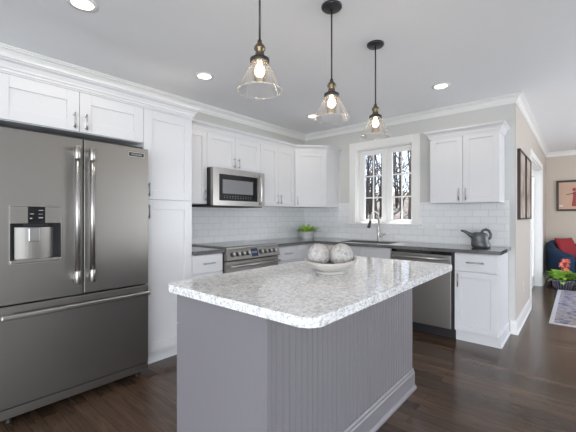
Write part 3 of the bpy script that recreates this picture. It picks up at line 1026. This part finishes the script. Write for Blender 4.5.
MB().box(yd0, 0.1, 0, yd1, 0.9, 0.0015, 0, fpl).build('display', 'display_blue', cp)
mb = MB()
for k in range(4):
    mb.box(yd0 + 0.012 + k * 0.018, 0.45, 0.0015, yd0 + 0.022 + k * 0.018, 0.62, 0.002, 0, fpl)
mb.build('display_digits', 'display_text', cp)
od = MB().box(0.602, RY0 + 0.003, 0.22, 0.648, RY1 - 0.003, 0.782, 0.004).build('oven_door', 'stainless', rg_)
MB().box(0.648, RY0 + 0.12, 0.33, 0.6495, RY1 - 0.12, 0.66).build('oven_window', 'black_glass', od)
mb = MB(); hx = 0.70
mb.tube([(hx, RY0 + 0.03, 0.735), (hx, RY1 - 0.03, 0.735)], 0.013, 14)
for yy in (RY0 + 0.05, RY1 - 0.08):
    mb.box(0.648, yy, 0.724, hx, yy + 0.03, 0.746, 0.003)
mb.build('handle', 'bar_steel', od)
MB().box(0.602, RY0 + 0.003, 0.06, 0.644, RY1 - 0.003, 0.212, 0.004).build('storage_drawer', 'stainless', rg_)
MB().box(0.05, RY0 + 0.01, 0.0, 0.58, RY1 - 0.01, 0.0195).build('base', 'black_metal', rg_)

# ---------------------------------------------------------------- dishwasher
dw = thing('dishwasher', 'stainless dishwasher with bar handle under the back counter', 'dishwasher', (2.02, -0.3, 0))
DX0, DX1 = 1.689, 2.350
MB().box(DX0, -0.58, 0.09, DX1, -0.02, 0.876).build('body', 'black_metal', dw)
MB().box(DX0 + 0.005, -0.55, 0.0, DX1 - 0.005, -0.10, 0.09).build('toe_kick', 'black_metal', dw)
pd = MB().box(DX0 + 0.012, -0.622, 0.105, DX1 - 0.026, -0.581, 0.845, 0.005).build('door', 'stainless', dw)
MB().box(DX0 + 0.012, -0.612, 0.848, DX1 - 0.026, -0.581, 0.874, 0.002).build('control_strip', 'black_glass', dw)
mb = MB(); yy = -0.668
mb.tube([(DX0 + 0.03, yy, 0.805), (DX1 - 0.045, yy, 0.805)], 0.013, 14)
for xx in (DX0 + 0.04, DX1 - 0.085):
    mb.box(xx, yy, 0.794, xx + 0.03, -0.622, 0.816, 0.003)
mb.build('handle', 'bar_steel', pd)

# ---------------------------------------------------------------- island
IX0, IX1, IY0, IY1 = 1.738, 2.375, -3.318, -1.80
isl = thing('island_cabinet', 'gray kitchen island base with beadboard side in the foreground', 'island', ((IX0 + IX1) / 2, (IY0 + IY1) / 2, 0))
MB().box(IX0 + 0.022, IY0 + 0.014, 0.10, IX1 - 0.012, IY1 - 0.002, 0.8785).build('body', 'island_paint', isl)
MB().box(IX0 + 0.07, IY0 + 0.014, 0.0, IX1 - 0.012, IY1 - 0.002, 0.10).build('toe_kick', 'island_paint', isl)
MB().box(IX0 + 0.021, IY0, 0.0, IX1 - 0.002, IY0 + 0.0135, 0.8785, 0.001).build('end_panel', 'island_paint', isl)
MB().box(IX1 - 0.012, IY0 - 0.004, 0.0, IX1 + 0.004, IY0 + 0.022, 0.8785, 0.0015).build('corner_post', 'island_paint', isl)
# beadboard: one grooved sheet
mb = MB(); bm_ = mb.bm
xs = IX1; y = IY0 + 0.022
line = []
pitch = 0.0405
while y < IY1 - 0.001:
    ye = min(y + pitch, IY1)
    line += [(xs, y), (xs, ye - 0.008), (xs - 0.004, ye - 0.0065), (xs - 0.004, ye - 0.0050), (xs + 0.0005, ye - 0.0038), (xs + 0.0005, ye - 0.0018), (xs - 0.003, ye - 0.0010)]
    y = ye
line.append((xs, IY1))
poly = line + [(xs - 0.011, IY1), (xs - 0.011, IY0 + 0.022)]
mb.poly_prism(poly, 0.0, 0.8785)
mb.build('beadboard_panel', 'island_paint', isl)
mb = MB()
ipth = [(IX1 + 0.001, IY0 + 0.023), (IX1 + 0.001, IY1), ]
ipth = [(IX1 + 0.001, IY1), (IX1 + 0.001, IY0 + 0.023)]
mb.sweep((IX1 + 0.001, IY1), (IX1 + 0.001, IY0 + 0.023), Vector((1, 0)), Vector((1, 0)), [(0, 0.0), (0.030, 0.0), (0.030, 0.012), (0.020, 0.024), (0.017, 0.026), (0.017, 0.112), (0.011, 0.120), (0.011, 0.132), (0.004, 0.142), (0, 0.142)], 0)
mb.build('base_moulding', 'island_paint', isl)
f = frame_fn((IX0, IY1, 0), (0, -1), (-1, 0))
L = (IY1 - IY0 - 0.003)
for k in range(3):
    a0, a1 = L * k / 3, L * (k + 1) / 3
    shaker(f, a0, 0.70, a1, 0.872, isl, 'island_paint', 'drawer', slabf=True, handle=((a0 + a1) / 2, 0.79, False), hl=0.14)
    shaker(f, a0, 0.105, a1, 0.696, isl, 'island_paint', 'door', handle=(a1 - 0.04 if k < 2 else a0 + 0.04, 0.60, True), hl=0.13)


def rounded_rect(x0, y0, x1, y1, r, k=8):
    pts = []
    for (cx, cy, a0) in ((x1 - r, y1 - r, 0), (x0 + r, y1 - r, 90), (x0 + r, y0 + r, 180), (x1 - r, y0 + r, 270)):
        for i in range(k + 1):
            a = R(a0 + 90 * i / k)
            pts.append((cx + r * math.cos(a), cy + r * math.sin(a)))
    return pts


mb = MB(); mb.poly_prism(rounded_rect(1.768, -3.40, 2.655, -1.80, 0.05), 0.879, 0.915, None, 0.005)
tag(mb.build('island_countertop', 'speckled_quartz', loc=(2.18, -2.6, 0.879)), 'pale speckled quartz countertop on the gray island', 'countertop')

# decorative bowl and its balls
BX, BY = 2.212, -2.622
r = thing('bowl', 'footed off-white ceramic bowl on the island holding round decorative balls', 'bowl', (BX, BY, 0.915))


def wav(a, rr, z):
    return 0.010 * max(0, (rr - 0.06) / 0.09) * (math.cos(2 * (a - 0.70)) * 0.6 + 0.6 * math.cos(a - 0.70))


mb = MB()
prof = [(0.03, 0.026), (0.075, 0.030), (0.112, 0.046), (0.138, 0.070), (0.146, 0.077), (0.151, 0.076), (0.148, 0.066), (0.122, 0.036), (0.085, 0.019), (0.03, 0.017)]
mb.lathe(prof, (BX, BY, 0.915), 40, 1, 1, wav)
mb.bm.faces.ensure_lookup_table()
mb.build('dish', 'ceramic_bowl', r)
mb = MB(); mb.lathe([(0.0, 0.0), (0.080, 0.0), (0.083, 0.006), (0.074, 0.012), (0.070, 0.019), (0.0, 0.0185)], (BX, BY, 0.915), 32); mb.build('foot', 'ceramic_bowl', r)
for (dx, dy, dz, rr, lab) in ((-0.066, -0.025, 0.099, 0.066, 'round pale textured ball in the bowl, left of the front two'), (0.034, 0.060, 0.096, 0.070, 'round gray textured ball in the bowl, the right and largest one'), (-0.068, 0.098, 0.092, 0.053, 'small textured ball mostly hidden behind the other two in the bowl')):
    mb = MB(); c = (BX + dx, BY + dy, 0.915 + dz)
    mb.ball(c, rr, fn=lambda d: d * (1 + 0.012 * math.sin(9 * math.atan2(d.y, d.x) + 22 * d.z)))
    o = mb.build('decorative_ball', 'woven_ball', loc=c)
    tag(o, lab, 'ball', 'decorative balls in the bowl')

# ---------------------------------------------------------------- plants on the counter
def leaf(mb, base, d, length, width, droop, n=5):
    """a bent leaf blade"""
    d = Vector(d).normalized()
    side = d.cross(Vector((0, 0, 1)))
    if side.length < 1e-3:
        side = Vector((1, 0, 0))
    side.normalize()
    L_, R_ = [], []
    for i in range(n + 1):
        t = i / n
        p = Vector(base) + d * length * t + Vector((0, 0, -droop * t * t))
        wd_ = width * math.sin(math.pi * (0.12 + 0.86 * t)) * 0.5
        up = side.cross(d).normalized() * (0.18 * wd_)
        L_.append(mb.bm.verts.new(p + side * wd_ + up)); R_.append(mb.bm.verts.new(p - side * wd_ + up))
        if i == 0:
            M_ = [mb.bm.verts.new(p)]
        else:
            M_.append(mb.bm.verts.new(p))
    for i in range(n):
        for q in ((L_[i], M_[i], M_[i + 1], L_[i + 1]), (M_[i], R_[i], R_[i + 1], M_[i + 1])):
            fc = mb.bm.faces.new(q); fc.smooth = True


px, py = 0.235, -0.26
pp = thing('potted_plant', 'low leafy green plant in a round white pot on the corner counter', 'plant', (px, py, 0.915))
mb = MB(); mb.lathe([(0.0, 0.0), (0.085, 0.0), (0.095, 0.006), (0.112, 0.085), (0.118, 0.088), (0.118, 0.098), (0.108, 0.098), (0.104, 0.080), (0.0, 0.078)], (px, py, 0.915), 32); mb.build('pot', 'white_pot', pp)
mb = MB()
rnd = random.Random(3)
for i in range(70):
    a = rnd.uniform(0, 2 * math.pi); rr = rnd.uniform(0.0, 0.085); tl = rnd.uniform(0.2, 1.0)
    base = (px + rr * math.cos(a), py + rr * math.sin(a), 0.915 + 0.08)
    leaf(mb, base, (math.cos(a) * tl, math.sin(a) * tl, rnd.uniform(0.22, 0.5)), rnd.uniform(0.10, 0.17), rnd.uniform(0.035, 0.06), rnd.uniform(0.0, 0.03))
mb.build('foliage', 'leaf_bright', pp, fix=False)

# watering can
wx, wy = 2.535, -0.33
wc = thing('watering_can', 'gray metal watering can with long spout on the right counter end', 'watering can', (wx, wy, 0.915))
ax = Vector((0.93, 0.37, 0)).normalized()
cp_ = Vector((wx, wy, 0.915))
ang = math.atan2(ax.y, ax.x)


def rotl(p):
    return cp_ + Vector((p[0] * ax.x - p[1] * ax.y, p[0] * ax.y + p[1] * ax.x, p[2]))


mb = MB()
bmv = mb.bm
prof = [(0.0, 0.0), (0.078, 0.0), (0.086, 0.012), (0.088, 0.035), (0.082, 0.058), (0.072, 0.080), (0.074, 0.100), (0.073, 0.125), (0.060, 0.148), (0.040, 0.158), (0.0, 0.160)]
rings = []
for (rr, z) in prof:
    shift = -0.012 * math.sin(min(1, z / 0.16) * math.pi / 2) * 1.6
    rings.append([bmv.verts.new(rotl((rr * math.cos(2 * math.pi * k / 28) * (1.08 if z > 0.07 else 1.0) + shift, rr * 0.78 * math.sin(2 * math.pi * k / 28), z))) for k in range(28)])
for a_, c_ in zip(rings, rings[1:]):
    for k in range(28):
        q = bmv.faces.new((a_[k], a_[(k + 1) % 28], c_[(k + 1) % 28], c_[k])); q.smooth = True
mb.build('can_body', 'can_metal', wc)
mb = MB(); mb.tube([rotl(p) for p in ((-0.05, 0, 0.105), (-0.09, 0, 0.125), (-0.13, 0, 0.152), (-0.165, 0, 0.170), (-0.188, 0, 0.174))], [0.040, 0.026, 0.017, 0.012, 0.010], 14); mb.build('spout', 'can_metal', wc)
mb = MB(); mb.tube([rotl(p) for p in ((0.0, 0, 0.152), (0.015, 0, 0.180), (0.042, 0, 0.190), (0.070, 0, 0.175), (0.086, 0, 0.140), (0.082, 0, 0.105), (0.066, 0, 0.088))], [0.012, 0.0125, 0.0125, 0.0125, 0.012, 0.012, 0.014], 12); mb.build('handle', 'can_metal', wc)

# ---------------------------------------------------------------- pendants
def pendant(x, y, label):
    r = thing('pendant_light', label, 'pendant light', (x, y, CEIL), 'pendant lights over the island')
    MB().lathe([(0.0, 0.0), (0.062, 0.0), (0.062, -0.010), (0.057, -0.016), (0.012, -0.018), (0.0, -0.018)], (x, y, CEIL), 28).build('canopy', 'black_metal', r)
    mb = MB(); mb.tube([(x, y, CEIL - 0.02), (x, y, 2.055)], 0.0048, 10); mb.build('cord', 'black_metal', r)
    mb = MB(); mb.lathe([(0.0, 0.085), (0.010, 0.085), (0.012, 0.070), (0.020, 0.062), (0.027, 0.050), (0.027, 0.040), (0.020, 0.034), (0.022, 0.012), (0.030, 0.004), (0.0, 0.004)], (x, y, 1.985), 24); mb.build('socket', 'brass_aged', r)
    mb = MB(); mb.lathe([(0.0, 0.006), (0.030, 0.006), (0.046, -0.004), (0.046, -0.020), (0.040, -0.022), (0.038, -0.010), (0.0, -0.006)], (x, y, 1.985), 28); mb.build('shade_collar', 'black_metal', r)
    mb = MB(); mb.lathe([(0.038, 1.970), (0.107, 1.834), (0.1050, 1.834), (0.0355, 1.970)], (x, y, 0), 40, caps=False); mb.build('glass_shade', 'shade_glass', r)
    mb = MB(); mb.lathe([(0.1050, 1.8340), (0.1070, 1.8345), (0.1082, 1.8320), (0.1070, 1.8290), (0.1050, 1.8290), (0.1040, 1.8315), (0.1050, 1.8340)], (x, y, 0), 40, caps=False); mb.build('shade_rim', 'rim_glass', r)
    mb = MB(); mb.lathe([(0.0, 1.898), (0.012, 1.900), (0.022, 1.910), (0.026, 1.924), (0.022, 1.940), (0.013, 1.956), (0.011, 1.970), (0.0, 1.975)], (x, y, 0), 20); mb.build('bulb', 'bulb_glow', r)
    lamp('pendant_glow', 'POINT', (x, y, 1.87), 1.6, (1.0, 0.80, 0.55), shadow_soft_size=0.03)


pendant(2.145, -3.125, 'clear glass cone pendant light hanging nearest the camera')
pendant(2.15, -2.517, 'clear glass cone pendant light hanging in the middle of three')
pendant(2.146, -1.922, 'clear glass cone pendant light hanging nearest the window')

# recessed ceiling lights
for (x, y, lab) in ((1.03, -3.51, 'round recessed ceiling light above the refrigerator front'), (0.70, -2.40, 'round recessed ceiling light in front of the pantry'), (0.72, -0.757, 'round recessed ceiling light near the kitchen corner'), (2.265, -0.75, 'round recessed ceiling light in front of the right wall cabinet')):
    r = thing('ceiling_light', lab, 'ceiling light', (x, y, CEIL), 'recessed ceiling lights')
    MB().lathe([(0.060, -0.0005), (0.085, -0.0005), (0.085, -0.004), (0.060, -0.006)], (x, y, CEIL), 32, caps=False).build('trim_ring', 'trim_paint', r)
    MB().lathe([(0.0, -0.001), (0.060, -0.001), (0.060, -0.003), (0.0, -0.003)], (x, y, CEIL), 32).build('lens', 'downlight_glow', r)
    lamp('downlight', 'AREA', (x, y, CEIL - 0.012), 1.8, (1.0, 0.86, 0.70), (0, 0, -1), shape='DISK', size=0.11)

# ---------------------------------------------------------------- hall
def wall_picture(name, y0, y1, z0, z1, label):
    r = thing(name, label, 'picture', (XH, (y0 + y1) / 2, z0))
    mb = MB(); fw = 0.02; x1 = XH + 0.030
    mb.box(XH, y0, z0, x1, y0 + fw, z1, 0.002); mb.box(XH, y1 - fw, z0, x1, y1, z1, 0.002)
    mb.box(XH, y0 + fw, z0, x1, y1 - fw, z0 + fw, 0.002); mb.box(XH, y0 + fw, z1 - fw, x1, y1 - fw, z1, 0.002)
    mb.build('frame', 'frame_black', r)
    MB().box(XH, y0 + fw, z0 + fw, XH + 0.020, y1 - fw, z1 - fw).build('canvas', 'art_brown', r)


wall_picture('wall_picture', 0.12, 0.66, 1.20, 1.965, 'tall dark-framed picture on the hall wall, nearer the kitchen')
wall_picture('wall_picture', 0.71, 1.24, 1.20, 1.965, 'tall dark-framed picture on the hall wall, nearer the white-cased doorway')

r = thing('framed_print', 'framed print of a red figure on the far beige wall', 'picture', (3.28, YF, 1.33))
x0, x1, z0, z1 = 2.955, 3.62, 1.335, 1.94
mb = MB(); fw = 0.040; yb = YF - 0.03
mb.box(x0, yb, z0, x0 + fw, YF, z1, 0.003); mb.box(x1 - fw, yb, z0, x1, YF, z1, 0.003); mb.box(x0 + fw, yb, z0, x1 - fw, YF, z0 + fw, 0.003); mb.box(x0 + fw, yb, z1 - fw, x1 - fw, YF, z1, 0.003)
mb.build('frame', 'frame_dark', r)
MB().box(x0 + fw, YF - 0.012, z0 + fw, x1 - fw, YF, z1 - fw).build('print_sheet', 'art_mat', r)
fp = frame_fn((-0.06, YF - 0.0125, 0), (1, 0), (0, -1))
mb = MB()
mb.poly_prism([(3.25, 1.43), (3.42, 1.43), (3.39, 1.58), (3.40, 1.70), (3.36, 1.72), (3.27, 1.71), (3.27, 1.60)], 0, 0.001, fp)
mb.poly_prism([(3.29 + 0.03 * math.cos(t * math.pi / 6), 1.755 + 0.034 * math.sin(t * math.pi / 6)) for t in range(12)], 0, 0.001, fp)
mb.build('printed_figure', 'art_red', r)
mb = MB(); mb.poly_prism([(3.17, 1.652), (3.28, 1.672), (3.28, 1.688), (3.17, 1.664)], 0.001, 0.0016, fp); mb.build('printed_stroke', 'art_dark', r)
mb = MB(); mb.poly_prism([(3.06, 1.425), (3.12, 1.425), (3.12, 1.45), (3.10, 1.465), (3.08, 1.46), (3.06, 1.45)], 0.0, 0.001, fp); mb.build('printed_mark', 'art_white', r)

# rug
r = thing('rug', 'faded gray and rose patterned area rug on the hall floor', 'rug', (4.0, 1.9, 0))
MB().box(3.075, 0.735, 0.0, 4.95, 2.975, 0.008).build('rug_field', 'faded_rug', r)
mb = MB(); e = 0.045
mb.box(3.03, 0.69, 0, 3.075, 3.02, 0.0075); mb.box(4.95, 0.69, 0, 4.995, 3.02, 0.0075); mb.box(3.075, 0.69, 0, 4.95, 0.735, 0.0075); mb.box(3.075, 2.975, 0, 4.95, 3.02, 0.0075)
mb.build('rug_border', 'rug_border', r)

# flower pot on the floor
px, py = 3.085, 3.17
fpz = thing('flowering_plant', 'leafy plant with coral flowers in a striped pot on the hall floor', 'plant', (px, py, 0))
mb = MB(); mb.lathe([(0.0, 0.0), (0.105, 0.0), (0.112, 0.006), (0.145, 0.13), (0.150, 0.165), (0.142, 0.165), (0.136, 0.14), (0.0, 0.138)], (px, py, 0), 40)
pt = mb.build('pot', 'pot_dark', fpz)
mb = MB()
for k in range(22):
    a = 2 * math.pi * k / 22
    P = []
    for (rr, z) in ((0.112, 0.008), (0.130, 0.07), (0.1465, 0.13), (0.1515, 0.160)):
        P.append((px + rr * math.cos(a), py + rr * math.sin(a), z))
    mb.tube(P, 0.004, 6)
mb.build('pot_stripes', 'pot_light', pt)
mb = MB(); rnd = random.Random(5)
for i in range(110):
    a = rnd.uniform(0, 2 * math.pi); rr = rnd.uniform(0.0, 0.11); el = rnd.uniform(0.15, 1.3)
    base = (px + rr * math.cos(a), py + rr * math.sin(a), rnd.uniform(0.15, 0.24))
    leaf(mb, base, (math.cos(a), math.sin(a), el), rnd.uniform(0.12, 0.20), rnd.uniform(0.07, 0.11), rnd.uniform(0.02, 0.09))
mb.build('foliage', 'leaf_bright', fpz, fix=False)
for (dx, dy, z, rr) in ((0.045, -0.05, 0.33, 0.050), (-0.01, -0.03, 0.41, 0.046), (0.055, 0.02, 0.405, 0.046), (0.02, 0.03, 0.47, 0.046), (0.065, -0.01, 0.48, 0.042)):
    mb = MB()
    mb.tube([(px + dx * 0.4, py + dy * 0.4, 0.16), (px + dx, py + dy, z - 0.01)], 0.005, 6)
    mb.ball((px + dx, py + dy, z), rr * 0.62, seg=10, rings=6)
    for k in range(26):
        a = rnd.uniform(0, 2 * math.pi); el = rnd.uniform(-0.6, 1.3)
        d = Vector((math.cos(a) * math.cos(el), math.sin(a) * math.cos(el), math.sin(el)))
        leaf(mb, Vector((px + dx, py + dy, z)) + d * rr * 0.45, d, rr * 0.75, rr * 0.8, 0.006, 3)
    mb.build('flower', 'flower', fpz, fix=False)

# armchair: rounded tub chair
cx, cy = 3.235, 3.865
face = Vector((0.80, -0.60, 0)).normalized()
lat = Vector((-face.y, face.x, 0))
ac = thing('armchair', 'navy blue tub armchair by the far wall behind the flowering plant', 'armchair', (cx, cy, 0))


def ch(p):
    return Vector((cx, cy, 0)) + face * p[0] + lat * p[1] + Vector((0, 0, p[2]))


mb = MB()     # shell: swept around the back with falling arms
bmv = mb.bm
K = 36
secs = []
for i in range(K + 1):
    t = i / K
    a = R(-128 + 256 * t) + math.pi       # around the back
    hgt = 0.56 + 0.22 * (math.cos((t - 0.5) * math.pi) ** 1.5 if math.cos((t - 0.5) * math.pi) > 0 else 0)
    ro, th = 0.405, 0.12
    ca, sa = math.cos(a), math.sin(a)
    prof = [(ro - 0.03, 0.09), (ro, 0.14), (ro + 0.015, hgt - 0.09), (ro, hgt - 0.03), (ro - 0.04, hgt), (ro - 0.085, hgt - 0.002), (ro - th, hgt - 0.04), (ro - th - 0.005, 0.38), (ro - th, 0.09)]
    secs.append([bmv.verts.new(ch((q[0] * ca, q[0] * sa * 1.02, q[1]))) for q in prof])
for a_, c_ in zip(secs, secs[1:]):
    for k in range(9):
        q = bmv.faces.new((a_[k], a_[(k + 1) % 9], c_[(k + 1) % 9], c_[k])); q.smooth = True
bmv.faces.new(secs[0][::-1]); bmv.faces.new(secs[-1])
mb.build('shell', 'navy_fabric', ac)
mb = MB()
sp = [(0.30 * math.cos(R(a)) + 0.0 if abs(a) > 90 else 0.30 + 0.05 * math.cos(R(a)), 0.285 * math.sin(R(a))) for a in range(-180, 180, 12)]
mb.poly_prism([(0.28 * math.cos(R(a)) + (0.10 if abs(a) < 90 else 0.0), 0.27 * math.sin(R(a))) for a in range(-180, 180, 10)], 0.30, 0.44, lambda v: ch(v), 0.03)
mb.build('seat_cushion', 'navy_fabric', ac)
mb = MB()
mb.poly_prism([(0.285 * math.cos(R(a)) + (0.08 if abs(a) < 90 else 0.0), 0.275 * math.sin(R(a))) for a in range(-180, 180, 10)], 0.09, 0.298, lambda v: ch(v), 0.01)
mb.build('seat_base', 'navy_fabric', ac)
for (p, q) in ((0.26, 0.22), (0.26, -0.22), (-0.24, 0.22), (-0.24, -0.22)):
    MB().tube([ch((p, q, 0.0)), ch((p, q, 0.09))], [0.016, 0.022], 12).build('leg', 'wood_dark_leg', ac)

# red cushion leaning on the chair's back
mb = MB(); bmv = mb.bm
N = 12
grid = {}
cc = ch((-0.17, 0.05, 0.63))
nrm = (face * 0.93 + Vector((0, 0, 0.36))).normalized()
uu = lat; vv = nrm.cross(uu).normalized()
if vv.z < 0:
    vv = -vv
for s in (-1, 1):
    for i in range(N + 1):
        for j in range(N + 1):
            a_ = i / N * 2 - 1; b_ = j / N * 2 - 1
            th = 0.065 * max(0, (1 - a_ ** 4)) ** 0.6 * max(0, (1 - b_ ** 4)) ** 0.6
            pin = 1 - 0.06 * (1 - a_ * a_) * (b_ * b_) - 0.0
            pin2 = 1 - 0.06 * (1 - b_ * b_) * (a_ * a_)
            key = (s, i, j)
            if s == 1 and (i in (0, N) or j in (0, N)):
                grid[key] = grid[(-1, i, j)]
                continue
            grid[key] = bmv.verts.new(cc + uu * a_ * 0.21 * pin2 + vv * b_ * 0.21 * pin + nrm * th * s)
for s in (-1, 1):
    for i in range(N):
        for j in range(N):
            q = bmv.faces.new((grid[(s, i, j)], grid[(s, i + 1, j)], grid[(s, i + 1, j + 1)], grid[(s, i, j + 1)])); q.smooth = True
tag(mb.build('throw_pillow', 'red_fabric', loc=cc), 'dark red throw pillow leaning inside the navy armchair', 'pillow')

# ---------------------------------------------------------------- outdoors: leaf-covered ground, bare winter trees
mb = MB(); bmv = mb.bm
NX, NY = 30, 24
gv = []
rnd = random.Random(11)
for j in range(NY + 1):
    row = []
    for i in range(NX + 1):
        x = -34 + 37 * i / NX if True else 0
        y = 0.16 + 40 * (j / NY) ** 1.4
        x = -34 + (2.62 + 34) * i / NX
        h = -0.35 + 4.0 * min(1, max(0, (y - 3) / 25)) + (rnd.uniform(-0.08, 0.08) if y > 2 else 0)
        row.append(bmv.verts.new((x, y, h)))
    gv.append(row)
for j in range(NY):
    for i in range(NX):
        bmv.faces.new((gv[j][i], gv[j][i + 1], gv[j + 1][i + 1], gv[j + 1][i]))
o = struct(mb.build('ground', 'leaf_litter'))


def bare_tree(mb, x, y, z, h, r0, rnd, depth=2):
    pts = []; rs = []
    lx, ly = rnd.uniform(-0.06, 0.06), rnd.uniform(-0.04, 0.04)
    n = 8
    for i in range(n + 1):
        t = i / n
        pts.append((x + lx * h * t + rnd.uniform(-0.04, 0.04) * t, y + ly * h * t, z - 0.3 + (h + 0.3) * t)); rs.append(r0 * (1 - 0.75 * t))
    mb.tube(pts, rs, 8)

    def branch(p, d, L, rr, dep):
        q = [Vector(p)]
        dd = Vector(d).normalized()
        for i in range(4):
            dd = (dd + Vector((rnd.uniform(-.25, .25), rnd.uniform(-.25, .25), rnd.uniform(-0.05, .25)))).normalized()
            q.append(q[-1] + dd * L / 4)
        mb.tube(q, [rr, rr * .8, rr * .6, rr * .45, rr * .3], 5)
        if dep > 0:
            for k in range(3):
                b_ = q[rnd.choice((1, 2, 3))]
                branch(b_, (dd.x + rnd.uniform(-.9, .9), dd.y + rnd.uniform(-.9, .9), dd.z + rnd.uniform(-.2, .6)), L * 0.6, rr * .5, dep - 1)
    for k in range(9):
        i = rnd.choice((2, 3, 3, 4, 5, 6, 7))
        a = rnd.uniform(0, 2 * math.pi)
        branch(pts[i], (math.cos(a), math.sin(a), rnd.uniform(.4, 1.3)), h * rnd.uniform(.14, .28), rs[i] * .45, depth)


rnd = random.Random(21)
spots = []
for (q, y, rr, h) in ((-0.437, 7.2, 0.10, 6.5), (-0.523, 9.2, 0.06, 6.5), (-0.507, 11.5, 0.07, 7), (-0.489, 10.2, 0.055, 6.5), (-0.473, 13.0, 0.07, 7), (-0.405, 12.5, 0.065, 7), (-0.382, 9.6, 0.07, 6.5), (-0.56, 8.2, 0.08, 6.5), (-0.60, 11.0, 0.09, 7), (-0.33, 12.0, 0.08, 6.5), (-0.65, 9.2, 0.08, 6.5)):
    spots.append((3.29 + q * (y + 4.26), y, rr, h))
for i, (x, y, rr, h) in enumerate(spots):
    mb = MB()
    z = -0.35 + 4.0 * min(1, max(0, (y - 3) / 25))
    bare_tree(mb, x, y, z, h, rr, rnd)
    o = mb.build('bare_tree', 'bark' if i % 3 else 'bark_pale', loc=(x, y, z))
    tag(o, 'bare winter tree standing in the woods outside the kitchen window', 'tree', 'bare trees outside the window')
mb = MB(); rnd = random.Random(33)
for i in range(170):
    y = rnd.uniform(13, 26); xc = 3.29 - (y + 4.26) * 0.43
    x = xc + rnd.uniform(-0.42, 0.42) * (y + 4.26)
    z = -0.35 + 4.0 * min(1, max(0, (y - 3) / 25))
    h = rnd.uniform(1.0, 2.6) if i % 5 else rnd.uniform(6, 8)
    lx = rnd.uniform(-.12, .12) * h
    mb.tube([(x, y, z - .2), (x + lx * .5, y, z + h * .5), (x + lx, y, z + h)], [0.03 + h * 0.005, 0.02 + h * .0035, 0.010], 5)
    for k in range(5):
        t = rnd.uniform(.25, .9); a = rnd.uniform(-1.1, 1.1)
        b_ = (x + lx * t, y, z + h * t)
        mb.tube([b_, (b_[0] + math.sin(a) * .7, y, b_[2] + .6), (b_[0] + math.sin(a) * 1.1, y, b_[2] + 1.3)], [.025, .016, .008], 4)
o = mb.build('woodland', 'bark_pale', loc=(-6, 18, 0))
tag(o, 'distant thicket of bare brown woodland beyond the window', 'woods', kind='stuff')
